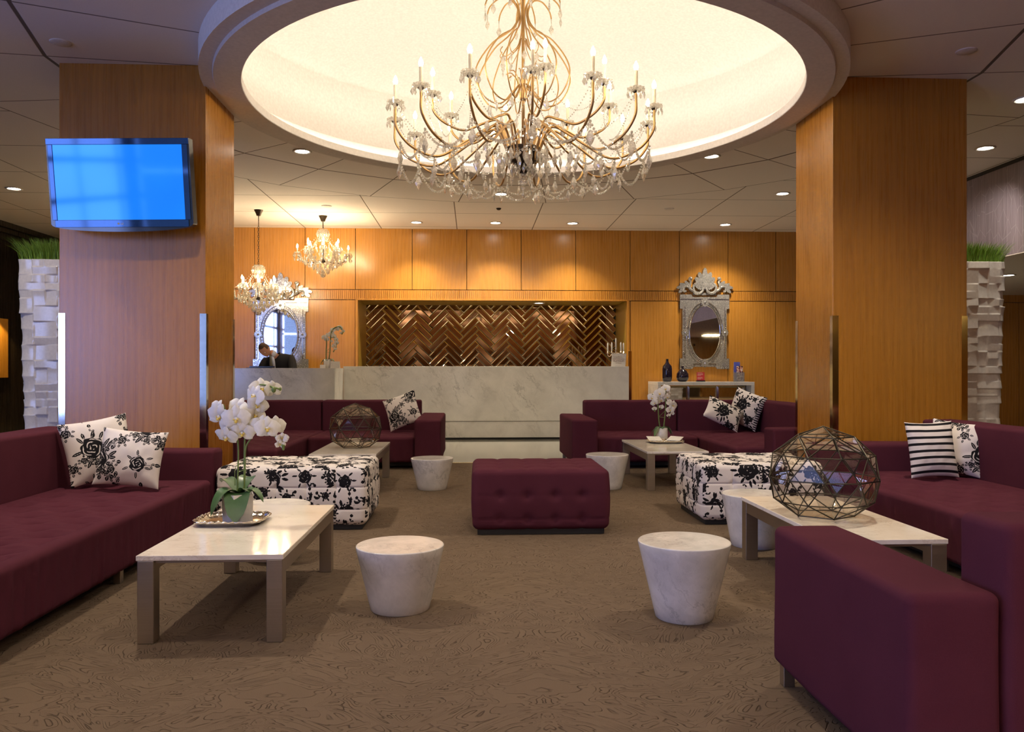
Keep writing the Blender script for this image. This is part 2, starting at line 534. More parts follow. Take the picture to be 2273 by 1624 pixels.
ACRYL = M('clear_acrylic', (0.75, 0.72, 0.70), 0.12, Transmission_Weight=0.75, IOR=1.2)
BULB = emissive('candle_bulb_glow', (1.0, 0.87, 0.68), W_BULB)
BULBS = emissive('small_bulb_glow', (1.0, 0.78, 0.48), W_SMALL)
COVE = emissive('cove_strip_glow', (1.0, 0.90, 0.78), W_COVE)
DOWNL = emissive('downlight_glow', (1.0, 0.93, 0.80), 30.0)
SCREEN = None


def crystal_mat():
    m = bpy.data.materials.new('cut_crystal'); m.use_nodes = True
    t = NT(m); n = t.n; l = t.l
    out = n['Material Output']
    g = n.new('ShaderNodeBsdfGlass'); g.inputs['IOR'].default_value = 1.45; g.inputs['Roughness'].default_value = 0.02
    g.inputs['Color'].default_value = (1.0, 0.98, 0.94, 1)
    tp = n.new('ShaderNodeBsdfTransparent'); tp.inputs['Color'].default_value = (0.97, 0.95, 0.90, 1)
    gl = n.new('ShaderNodeBsdfGlossy'); gl.inputs['Roughness'].default_value = 0.08; gl.inputs['Color'].default_value = (1, 0.96, 0.88, 1)
    tr = n.new('ShaderNodeBsdfTranslucent'); tr.inputs['Color'].default_value = (1.0, 0.95, 0.85, 1)
    df = n.new('ShaderNodeBsdfDiffuse'); df.inputs['Color'].default_value = (0.95, 0.92, 0.84, 1)
    fr = t.N('LayerWeight', {'Blend': 0.35})
    speck = t.rampv(t.noise(t.obj(), 60.0, 2.0), 0.42, 0.6)

    def mixs(fac, a_, b_):
        x = n.new('ShaderNodeMixShader')
        if isinstance(fac, float): x.inputs[0].default_value = fac
        else: l.new(fac, x.inputs[0])
        l.new(a_.outputs[0], x.inputs[1]); l.new(b_.outputs[0], x.inputs[2]); return x
    s1 = mixs(0.38, g, tp)
    s2 = mixs(t.math('ADD', t.math('MULTIPLY', fr.outputs['Facing'], 0.30), 0.05), s1, gl)
    s3 = mixs(t.math('ADD', t.math('MULTIPLY', speck, 0.16), 0.12), s2, tr)
    s4 = mixs(0.12, s3, df)
    l.new(s4.outputs[0], out.inputs['Surface'])
    return m


CRYSTAL = crystal_mat()


def pane_mat():
    m = bpy.data.materials.new('smoky_glass_pane'); m.use_nodes = True
    t = NT(m); n = t.n; l = t.l; out = n['Material Output']
    tr = n.new('ShaderNodeBsdfTransparent'); tr.inputs['Color'].default_value = (0.91, 0.885, 0.84, 1)
    gl = n.new('ShaderNodeBsdfGlossy'); gl.inputs['Roughness'].default_value = 0.01; gl.inputs['Color'].default_value = (1, 0.95, 0.88, 1)
    mx = n.new('ShaderNodeMixShader'); fr = t.N('Fresnel', {'IOR': 1.5})
    nz = t.noise(t.obj(), 3.0)
    l.new(t.math('MULTIPLY', fr.outputs[0], t.math('MULTIPLY', nz, 0.8)), mx.inputs[0])
    l.new(tr.outputs[0], mx.inputs[1]); l.new(gl.outputs[0], mx.inputs[2]); l.new(mx.outputs[0], out.inputs['Surface'])
    return m


PANE = pane_mat()

# ================================================================== THE ROOM
WALLY = 14.30
mb = MB(); mb.box(-8.0, 12.0, -5.2, 9.76, -0.05, 0.0); struct('floor', mb, CARPET)
mb = MB(); mb.box(-8.0, 12.0, 9.76, 17.0, -0.05, 0.0); struct('floor', mb, MARBLE_F)
mb = MB(); mb.bbox(-8.0, 12.0, 9.745, 9.775, -0.01, 0.004, 0.002); struct('trim_1', mb, BRASS)


def ring_sheet(mb, r0, z, x0, x1, y0, y1, seg=96):
    """flat sheet with a round hole: rectangle border joined to the circle"""
    V, Fc = [], []
    for k in range(seg):
        a = 2 * PI * k / seg; ca, sa = math.cos(a), math.sin(a)
        t = min(((x1 if ca > 0 else x0) - RC[0]) / ca if abs(ca) > 1e-9 else 1e9, ((y1 if sa > 0 else y0) - RC[1]) / sa if abs(sa) > 1e-9 else 1e9)
        V += [(RC[0] + r0 * ca, RC[1] + r0 * sa, z), (RC[0] + t * ca, RC[1] + t * sa, z)]
    for k in range(seg):
        l = (k + 1) % seg
        Fc.append((2 * k, 2 * k + 1, 2 * l + 1, 2 * l))
    for cx_, cy_ in ((x0, y0), (x1, y0), (x1, y1), (x0, y1)):
        ac = math.atan2(cy_ - RC[1], cx_ - RC[0]) % (2 * PI); k = int(ac / (2 * PI) * seg) % seg; l = (k + 1) % seg
        V.append((cx_, cy_, z)); Fc.append((2 * k + 1, len(V) - 1, 2 * l + 1))
    mb.add(V, Fc)


mb = MB(); ring_sheet(mb, 2.545, CEIL, -7.95, 6.37, -5.2, 17.0); struct('ceiling', mb, CEILM)
# lower soffit beyond the right bulkhead
mb = MB(); mb.box(6.372, 12.0, -5.2, 14.3, 2.475, 2.56); struct('ceiling', mb, PLASTER)
# round recess: hanging ring, light ledge, drum wall, shallow dome
mb = MB()
prof = [(2.545, CEIL + 0.01), (2.54, 3.40), (2.535, 3.39), (2.33, 3.39), (2.325, 3.395), (2.325, 3.46), (2.35, 3.46), (2.35, 3.42), (2.64, 3.42)]
mb.lathe(prof, 128, (RC[0], RC[1], 0)); mb.f = [f for f in mb.f if len(f) == 4]; mb.m = [0] * len(mb.f)
struct('trim_2', mb, PLASTER, True, 35)
mb = MB()
prof = [(2.64, 3.42), (2.64, 4.26)] + [(2.64 * math.cos(a), 4.26 + 0.42 * math.sin(a)) for a in np.linspace(0.02, PI / 2 - 0.001, 14)]
mb.lathe(prof, 128, (RC[0], RC[1], 0)); mb.f = [f for f in mb.f if len(f) == 4]; mb.m = [0] * len(mb.f)
struct('ceiling', mb, DOME, True, 35)
mb = MB(); pts = [(RC[0] + 2.50 * math.cos(2 * PI * k / 96), RC[1] + 2.50 * math.sin(2 * PI * k / 96), 3.44) for k in range(96)]
mb.tube(pts, 0.012, 4, closed=True)
o = put('cove_light_strip', mb, COVE); tag(o, 'warm light strip hidden on the ledge of the round ceiling recess', 'light strip')


def joint_x(px): return at_y(px, 515, WALLY).x


UP = [-4.75] + [joint_x(p) for p in (565, 677, 789, 915, 1036, 1157, 1278, 1399, 1508, 1616, 1722, 1830, 1938, 2046, 2154, 2262, 2370)] + [11.9]
Z0U, Z0F, Z0L = 2.525, 2.35, 0.0
NX0, NX1 = at_y(793, 665, WALLY).x, at_y(1393, 665, WALLY).x      # niche opening
mb = MB(); g = 0.005
mb.box(-6.0, NX0, WALLY + 0.03, WALLY + 0.15, 0, 3.62, 1)
mb.box(NX1, 12.0, WALLY + 0.03, WALLY + 0.15, 0, 3.62, 1)
mb.box(NX0, NX1, WALLY + 0.03, WALLY + 0.15, 2.352, 3.62, 1)
for a, b in zip(UP[:-1], UP[1:]):
    ztop = 3.59 if a < 6.3 else 2.40
    if a < 6.3:
        mb.bbox(a + g, b - g, WALLY, WALLY + 0.03, Z0U, 3.60, 0.002)
    # lower panels, cut by the niche
    if b <= NX0 + 0.02 or a >= NX1 - 0.02:
        mb.bbox(a + g, b - g, WALLY, WALLY + 0.03, 0, 2.335, 0.002)
    elif a < NX0 < b: mb.bbox(a + g, NX0 - 0.03, WALLY, WALLY + 0.03, 0, 2.335, 0.002)
    elif a < NX1 < b: mb.bbox(NX1 + 0.03, b - g, WALLY, WALLY + 0.03, 0, 2.335, 0.002)
# fluted frieze
mb.box(-6.0, 12.0, WALLY + 0.004, WALLY + 0.03, 2.345, 2.515)
x = -4.75
while x < 9.0:
    mb.box(x, x + 0.022, WALLY - 0.006, WALLY + 0.006, 2.35, 2.51); x += 0.034
struct('wall_back', mb, [WOOD, DARKGAP])
# wooden lip round the niche
mb = MB()
mb.bbox(NX0 - 0.03, NX0 + 0.012, WALLY - 0.02, WALLY + 0.10, 0.6, 2.352, 0.003)
mb.bbox(NX1 - 0.012, NX1 + 0.03, WALLY - 0.02, WALLY + 0.10, 0.6, 2.352, 0.003)
mb.bbox(NX0 - 0.03, NX1 + 0.03, WALLY - 0.02, WALLY + 0.10, 2.335, 2.362, 0.003)
struct('trim_3', mb, WOOD)
mb = MB()
mb.box(NX0 - 0.03, NX0 + 0.004, WALLY + 0.1, 15.52, 0.6, 2.37); mb.box(NX1 - 0.004, NX1 + 0.03, WALLY + 0.1, 15.52, 0.6, 2.37)
mb.box(NX0, NX1, WALLY + 0.1, 15.52, 2.345, 2.40)
struct('wall_niche', mb, GOLDR)
mb = MB(); mb.box(NX0 - 0.1, NX1 + 0.1, 15.5, 15.6, 0.0, 2.5); mb.box(NX0, NX1, 14.6, 15.5, 0.0, 0.88)
struct('wall_niche_back', mb, BLACKB)
# herringbone bronze-mirror tiles with bevelled edges
mb = MB(); tw, nn = 0.104, 4
th45 = PI / 4
cells = []
for k in range(-60, 61):
    for m_ in range(-12, 13):
        cells.append((k + m_ * nn, k - m_ * nn, nn, 1)); cells.append((k + nn + m_ * nn, k - nn + 1 - m_ * nn, 1, nn))
YB = 15.49
for (ux, uy, w, h) in cells:
    cxu, cyu = (ux + w / 2) * tw, (uy + h / 2) * tw
    X = (cxu - cyu) * math.cos(th45) + 1.0; Z = (cxu + cyu) * math.sin(th45) + 1.6
    hw, hh = w * tw / 2 - 0.003, h * tw / 2 - 0.003
    ext = 0.707 * (hw + hh)
    if X < NX0 - 0.12 or X > NX1 + 0.12 or Z < 0.75 or Z > 2.5: continue
    tx, tz = RNG.uniform(-0.012, 0.012, 2)
    bv = 0.012

    def P(a, b, d):
        xx = (cxu + a - cyu - b) * math.cos(th45) + 1.0; zz = (cxu + a + cyu + b) * math.sin(th45) + 1.6
        return (xx, YB - d - (xx - X) * tx - (zz - Z) * tz, zz)
    V = [P(a * hw, b * hh, 0.002) for a, b in ((-1, -1), (1, -1), (1, 1), (-1, 1))] + [P(a * (hw - bv), b * (hh - bv), 0.007) for a, b in ((-1, -1), (1, -1), (1, 1), (-1, 1))]
    mb.add(V[4:], [(0, 1, 2, 3)], 0)
    mb.add(V, [(0, 1, 5, 4), (1, 2, 6, 5), (2, 3, 7, 6), (3, 0, 4, 7)], 1)
o = put('mirror_tile_panel', mb, [MIRRORB, EDGEM])
tag(o, 'bronze herringbone mirror tile panel in the brass niche behind the reception counter', 'wall panel')
o['kind'] = 'thing'

# columns ----------------------------------------------------------
for side, (x0, x1) in (('left', (-3.33, -2.168)), ('right', (3.03, 4.194))):
    mb = MB(); y0, y1 = 6.70, 7.48
    mb.bbox(x0, x1, y0, y1, 0.0, CEIL, 0.004)
    c_ = put('column', mb, WOOD2)
    tag(c_, 'square wood-veneered column on the %s side of the round ceiling recess' % side, 'column', 'veneered lobby columns')
    for cx_, cy_ in ((x0, y0), (x1, y0), (x0, y1), (x1, y1)):
        sx = 1 if cx_ == x0 else -1; sy = 1 if cy_ == y0 else -1
        m2 = MB(); t_ = 0.004; w = 0.048; zt = 1.575
        m2.prism([(cx_ - sx * t_, cy_ - sy * t_), (cx_ + sx * w, cy_ - sy * t_), (cx_ + sx * w, cy_), (cx_, cy_), (cx_, cy_ + sy * w), (cx_ - sx * t_, cy_ + sy * w)], 0.0, zt)
        g_ = put('corner_guard', m2, BRASS if side == 'right' else CHROME, c_)
        g_['label'] = 'polished %s corner guard' % ('brass' if side == 'right' else 'steel')
    if side == 'left':
        m2 = MB(); m2.bbox(x1 + 0.0005, x1 + 0.03, 7.25, 7.32, 0.02, 0.20, 0.004)
        put('outlet_plate', m2, BRASS, c_)['label'] = 'small brass outlet plate'

# right bulkhead with shimmering wallpaper
def wallpaper(t):
    p = t.pos()
    streak = t.noise(t.mapping(p, (1, 70, 1.2)), 1.0, 3)
    br = t.N('TexVoronoi', {'Vector': t.mapping(p, (1, 5, 2.2)), 'Scale': 1.6}, feature='DISTANCE_TO_EDGE').outputs['Distance']
    vein = t.math('SUBTRACT', 1.0, t.rampv(br, 0.0, 0.03))
    t.color(t.mix(t.math('MULTIPLY', vein, 0.35), t.mix(streak, (0.11, 0.085, 0.10), (0.34, 0.29, 0.32)), (0.45, 0.40, 0.42)))
    t.b.inputs['Roughness'].default_value = 0.45; t.b.inputs['Metallic'].default_value = 0.35
PAPERW = M('shimmer_wallpaper', build=wallpaper)
mb = MB(); mb.box(6.37, 6.50, -5.2, 14.3, 2.485, 3.62); struct('wall_right', mb, PAPERW)
mb = MB(); mb.box(6.355, 6.372, -5.2, 14.3, 3.55, 3.60); struct('trim_4', mb, BLACKB)
mb = MB(); mb.box(12.0, 12.1, -5.2, 17.0, 0, 3.62); struct('wall_right_far', mb, WOOD)
# left side: dark panelled wall, stepped crown
mb = MB(); mb.box(-8.1, -7.95, 0.6, 17.0, 0, 3.62); mb.box(-8.1, -7.95, -5.2, 0.6, 3.45, 3.62); mb.box(-8.1, -7.95, -5.2, 0.6, 0, 0.12)
mb.box(-8.1, -7.95, -5.2, -4.9, 0, 3.62)
for yy in (3.0, 5.4, 7.8, 10.2, 12.4): mb.box(-7.955, -7.935, yy, yy + 0.02, 0, 3.2)
struct('wall_left', mb, DARKWOOD)
mb = MB()
for k, (d, z0, z1) in enumerate(((0.16, 3.50, 3.59), (0.11, 3.42, 3.50), (0.06, 3.30, 3.42))): mb.box(-7.95, -7.95 + d, 0.6, 17.0, z0, z1)
struct('trim_5', mb, DARKWOOD)
mb = MB(); mb.box(-8.0, -4.9, 16.4, 16.5, 0, 3.62); mb.box(-6.0, -5.9, 14.3, 16.5, 0, 3.62); struct('wall_back_left', mb, DARKWOOD)
# lamp-lit panel on the dark left wall
mb = MB(); mb.bbox(-7.95, -7.90, 12.9, 14.2, 0.98, 1.98, 0.01)
o = put('lit_wall_panel', mb, WOOD); tag(o, 'golden lamp-lit wall panel on the dark wall left of the tall planter', 'wall panel')
mb = MB(); mb.tube([(-7.95, 13.55, 2.12), (-7.75, 13.55, 2.12)], 0.012, 8); mb.lathe([(0.03, 0.03), (0.045, 0.0), (0.05, -0.03)], 12, (-7.72, 13.55, 2.12))
o = thing('picture_lamp', 'small brass lamp above the golden panel on the dark left wall', 'lamp', (-7.95, 13.55, 2.12))
put('lamp_arm', mb, BRASS, o); mb = MB(); mb.ball((-7.72, 13.55, 2.10), 0.022, 8, 5); put('bulb', mb, BULBS, o)
d = bpy.data.lights.new('picture_lamp_light', 'SPOT'); d.energy = 60; d.spot_size = 2.2; d.color = (1, 0.7, 0.25); d.shadow_soft_size = 0.03
lo = bpy.data.objects.new('picture_lamp_light', d); COL.objects.link(lo); lo.location = (-7.70, 13.55, 2.05); lo.rotation_euler = Vector((-0.2, 0, -0.6)).to_track_quat('-Z', 'Y').to_euler()

# wall behind the viewer with the tall windows
mb = MB(); mb.box(-8.1, -7.8, -5.3, -5.15, 0, 3.62); mb.box(-4.6, 12.0, -5.3, -5.15, 0, 3.62)
mb.box(-7.8, -4.6, -5.3, -5.15, 3.45, 3.62); mb.box(-7.8, -4.6, -5.3, -5.15, 0, 0.12)
struct('wall_front', mb, DARKPANEL)
mb = MB()
for xx in (-7.8, -6.2, -4.66): mb.box(xx, xx + 0.06, -5.25, -5.17, 0.12, 3.45)
for zz in (0.12, 2.55, 3.39): mb.box(-7.8, -4.6, -5.25, -5.17, zz, zz + 0.07)
struct('window_1', mb, CHROME)
mb = MB()
for yy in (-4.9, -3.1, -1.3, 0.52): mb.box(-8.05, -7.97, yy, yy + 0.06, 0.12, 3.45)
for zz in (0.12, 2.0, 2.75, 3.39): mb.box(-8.05, -7.97, -4.9, 0.6, zz, zz + 0.10)
struct('window_2', mb, CHROME)

mb = MB(); mb.bbox(8.0, 9.2, -5.16, -5.10, 0.0, 2.1, 0.01); struct('door_1', mb, BRONZE)
mb = MB(); mb.bbox(7.9, 8.0, -5.16, -5.06, 0.0, 2.2, 0.01); mb.bbox(9.2, 9.3, -5.16, -5.06, 0.0, 2.2, 0.01); mb.bbox(7.9, 9.3, -5.16, -5.06, 2.1, 2.2, 0.01); struct('trim_6', mb, BRASS)
# ------------------------------------------------------------------ ceiling lamps and covers
def downlight(x, y, z, label, lit=True, watts=W_DOWN, group='round downlights'):
    t = thing('downlight', label, 'ceiling light', (x, y, z), group=group)
    mb = MB(); mb.lathe([(0.075, 0.0), (0.105, 0.0), (0.108, -0.006), (0.10, -0.012), (0.078, -0.008), (0.075, 0.0)], 28, (x, y, z)); put('trim_ring', mb, PLASTER, t, True)
    mb = MB(); mb.lathe([(0.0, -0.004), (0.076, -0.003)][::1], 24, (x, y, z)); put('lens', mb, DOWNL if lit else CHROME, t)
    if lit and watts:
        d = bpy.data.lights.new('downlight_beam', 'SPOT'); d.energy = watts; d.spot_size = 1.9; d.spot_blend = 0.8; d.color = (1.0, 0.86, 0.66); d.shadow_soft_size = 0.05
        lo = bpy.data.objects.new('downlight_beam', d); COL.objects.link(lo); lo.location = (x, y, z - 0.02)
    return t


DL = [(671, 335, 'lit ceiling downlight just right of the left column top'),
      (1579, 346, 'lit ceiling downlight left of the right column, below the ring'),
      (1112, 430, 'lit ceiling downlight seen under the bottom crystals of the big chandelier'),
      (1737, 429, 'lit ceiling downlight beside the right column, half way to the back wall'),
      (924, 493, 'leftmost lit downlight of the row along the back wall'),
      (1100, 494, 'second lit downlight from the left in the row along the back wall'),
      (1271, 495, 'third lit downlight from the left in the row along the back wall'),
      (1610, 498, 'rightmost lit downlight of the row along the back wall'),
      (31, 418, 'lit ceiling downlight at the far left, left of the television'),
      (2187, 328, 'lit ceiling downlight above the purple wall, right of the right column'),
      (2276, 220, 'lit ceiling downlight cut by the right edge of the photo')]
for px, py, lab in DL:
    p = at_z(px, py, CEIL)
    downlight(p.x, p.y, CEIL - 0.001, lab, watts=W_DOWN * (2.5 if 480 < py < 500 else 1.0))
p = at_z(2237, 610, 2.475); downlight(p.x, p.y, 2.474, 'lit downlight in the low ceiling right of the right planter')
d = bpy.data.lights.new('wallwash_beam', 'SPOT'); d.energy = 90; d.spot_size = 1.2; d.spot_blend = 0.9; d.color = (1.0, 0.88, 0.78); d.shadow_soft_size = 0.04
lo = bpy.data.objects.new('wallwash_beam', d); COL.objects.link(lo); lo.location = (5.70, 8.77, CEIL - 0.03); lo.rotation_euler = Vector((0.55, 1.0, -1.0)).to_track_quat('-Z', 'Y').to_euler()
for px, py, lab in ((135, 94, 'flat unlit round cover in the ceiling above the left column'), (2145, 113, 'flat unlit round cover in the ceiling above the right column'),
                    (1485, 463, 'flat unlit round cover in the ceiling right of the big chandelier'), (725, 457, 'flat unlit round cover in the ceiling above the right small chandelier')):
    p = at_z(px, py, CEIL); mb = MB(); mb.lathe([(0.0, -0.012), (0.06, -0.012), (0.075, -0.006), (0.078, 0.0)], 28, (p.x, p.y, CEIL))
    o = put('ceiling_cover', mb, PLASTER, smooth=True, angle=40); tag(o, lab, 'ceiling cover', 'round ceiling covers')
p = at_z(1107, 462, CEIL); mb = MB(); mb.lathe([(0.012, -0.03), (0.03, -0.022), (0.04, 0.0)], 16, (p.x, p.y, CEIL))
o = put('sprinkler_head', mb, BRONZE, smooth=True); tag(o, 'small dark sprinkler head in the ceiling behind the big chandelier', 'sprinkler')
p = at_y(1197, 671, 14.8); downlight(p.x, 14.85, 2.345, 'small downlight in the brass top of the herringbone niche', watts=90)

# ================================================================== RECEPTION COUNTER
CL, CR_ = -2.05, at_y(1396, 812, 12.95).x
t = thing('reception_counter', 'long grey-veined white marble reception counter in front of the niche', 'counter', (0.2, 13.0, 0))
mb = MB(); mb.bbox(CL, CR_, 12.95, 13.45, 0.30, 1.172, 0.003); put('front_panel', mb, MARBLE_C, t)
mb = MB(); mb.bbox(CL, CR_, 12.962, 13.45, 0.035, 0.294, 0.003); put('plinth', mb, MARBLE_C, t)
mb = MB(); mb.box(CL, CR_, 12.975, 13.4, 0.0, 0.30); put('kick_strip', mb, BLACKB, t)
mb = MB(); mb.bbox(CL, CR_, 13.45, 13.75, 0.86, 0.90, 0.003); put('work_shelf', mb, MARBLE_C, t)
mb = MB(); mb.bbox(CR_ + 0.002, CR_ + 0.05, 12.98, 13.02, 0, 1.42, 0.003); put('edge_strip', mb, BRASS, t)
t = thing('reception_desk', 'nearer left section of the marble reception desk, in front of the clerk', 'counter', (-3.4, 12.2, 0))
mb = MB(); mb.bbox(-5.2, CL, 12.15, 12.50, 0.30, 1.142, 0.003); put('front_panel', mb, MARBLE_C, t)
mb = MB(); mb.bbox(-5.2, CL, 12.162, 12.50, 0.035, 0.294, 0.003); put('plinth', mb, MARBLE_C, t)
mb = MB(); mb.bbox(CL - 0.04, CL, 12.50, 12.94, 0.0, 1.142, 0.003); put('side_panel', mb, MARBLE_C, t)
mb = MB(); mb.bbox(-5.2, CL - 0.04, 12.50, 12.98, 0.86, 0.90, 0.003); put('work_shelf', mb, MARBLE_C, t)

# console ------------------------------------------------------------
x0, x1 = at_y(1460, 848, 13.5).x, at_y(1675, 848, 13.5).x
t = thing('console_cabinet', 'white marble console with mirrored doors under the oval wall mirror', 'console', ((x0 + x1) / 2, 13.8, 0))
mb = MB(); mb.bbox(x0, x1, 13.5, 14.26, 0.855, 0.912, 0.004); put('top', mb, MARBLE_C, t)
for a, b in ((x0, x0 + 0.055), (x1 - 0.055, x1)):
    mb = MB(); mb.bbox(a, b, 13.5, 14.26, 0.0, 0.8545, 0.004); put('side_panel', mb, MARBLE_D, t)
for k in range(3):
    w = (x1 - x0 - 0.14) / 3; a = x0 + 0.07 + k * w
    mb = MB(); z0, z1 = 0.08, 0.84; b = 0.03
    V = [(a, 13.75, z0), (a + w, 13.75, z0), (a + w, 13.75, z1), (a, 13.75, z1), (a + b, 13.735, z0 + b), (a + w - b, 13.735, z0 + b), (a + w - b, 13.735, z1 - b), (a + b, 13.735, z1 - b)]
    mb.add(V, [(4, 5, 6, 7)], 0); mb.add(V, [(0, 1, 5, 4), (1, 2, 6, 5), (2, 3, 7, 6), (3, 0, 4, 7)], 1)
    mb.box(a, a + w, 13.75, 14.2, z0, z1, 1)
    put('mirrored_door', mb, [MIRROR, EDGEM], t)
mb = MB(); mb.box(x0 + 0.055, x1 - 0.055, 13.7, 14.25, 0.0, 0.08); put('base', mb, MARBLE_D, t)
zt = 0.912


def vase(px, prof, seg, lab, nm='bottle_vase'):
    p = at_y(px, 830, 13.85); mb = MB(); mb.lathe(prof, seg, (p.x, 13.85, zt))
    o = put(nm, mb, VASE, smooth=True); tag(o, lab, 'vase', 'smoked glass vases on the console')


vase(1481, [(0.0, 0.0), (0.06, 0.0), (0.078, 0.02), (0.084, 0.09), (0.084, 0.22), (0.075, 0.27), (0.04, 0.31), (0.024, 0.34), (0.022, 0.385), (0.026, 0.39), (0.018, 0.392), (0.0, 0.36)], 24, 'tall dark purple glass bottle vase at the left end of the console')
vase(1515, [(0.0, 0.0), (0.06, 0.0), (0.095, 0.03), (0.108, 0.08), (0.10, 0.14), (0.065, 0.19), (0.028, 0.215), (0.02, 0.24), (0.024, 0.27), (0.016, 0.272), (0.0, 0.25)], 24, 'squat round dark glass vase on the console, left of the red card')
p = at_y(1555, 835, 13.9)
t = thing('card_stand', 'small red card on a dark stand, middle of the console top', 'sign', (p.x, 13.9, zt))
mb = MB(); mb.bbox(p.x - 0.075, p.x + 0.075, 13.87, 13.93, zt, zt + 0.02, 0.003); put('stand', mb, BLACKG, t)
mb = MB(); mb.box(p.x - 0.068, p.x + 0.068, 13.895, 13.90, zt + 0.02, zt + 0.165); put('card', mb, REDC, t)
mb = MB()
for k, w in enumerate((0.085, 0.10, 0.095, 0.06, 0, 0.085, 0.095, 0.06)):
    if w: mb.box(p.x - 0.055, p.x - 0.055 + w, 13.8935, 13.895, zt + 0.148 - k * 0.015, zt + 0.151 - k * 0.015)
put('printed_lines', mb, PAPER, t)
p = at_y(1640, 825, 13.9)
t = thing('brochure_holder', 'clear acrylic holder with folded leaflets at the right end of the console', 'brochure holder', (p.x, 13.9, zt))
mb = MB(); mb.box(p.x - 0.085, p.x + 0.085, 13.94, 13.945, zt, zt + 0.26); mb.box(p.x - 0.085, p.x + 0.085, 13.86, 13.865, zt, zt + 0.16)
mb.box(p.x - 0.085, p.x - 0.081, 13.865, 13.94, zt, zt + 0.16); mb.box(p.x + 0.081, p.x + 0.085, 13.865, 13.94, zt, zt + 0.16); mb.box(p.x - 0.085, p.x + 0.085, 13.865, 13.94, zt, zt + 0.005)
put('acrylic_case', mb, ACRYL, t)
mb = MB(); mb.box(p.x - 0.08, p.x + 0.03, 13.925, 13.93, zt + 0.01, zt + 0.34); put('leaflet', mb, M('blue_leaflet', (0.10, 0.12, 0.5), 0.5), t)
mb = MB(); mb.box(p.x - 0.04, p.x + 0.07, 13.90, 13.906, zt + 0.01, zt + 0.27)
put('leaflet', mb, M('photo_leaflet', build=lambda t: t.color(t.ramp(t.noise(t.obj(), 28, 2), [(0.40, (0.02, 0.02, 0.05)), (0.47, (0.5, 0.1, 0.05)), (0.54, (0.8, 0.6, 0.5)), (0.62, (0.85, 0.8, 0.75))]))), t)


# ================================================================== VENETIAN MIRRORS
def oval(cx, cz, rx, rz, n=56): return [(cx + rx * math.sin(2 * PI * k / n), cz + rz * math.cos(2 * PI * k / n)) for k in range(n)]


def leafshape(L, w, n=7, lob=0.25):
    """serrated acanthus leaf outline pointing +z from the origin"""
    R = []
    for k in range(n + 1):
        t = k / n; ww = w * math.sin(PI * min(1, t * 0.92 + 0.08)) ** 0.7
        R.append((ww, t * L)); 
        if k < n: R.append((ww * (1 - lob), (t + 0.65 / n) * L))
    return [(0.0, 0.0)] + R[:-1] + [(0.0, L)] + [(-a, b) for a, b in R[:-1]][::-1]


def rot2(pts, ang, dx=0, dz=0, s=1):
    c, s_ = math.cos(ang), math.sin(ang)
    return [(s * (x * c + z * s_) + dx, s * (-x * s_ + z * c) + dz) for x, z in pts]


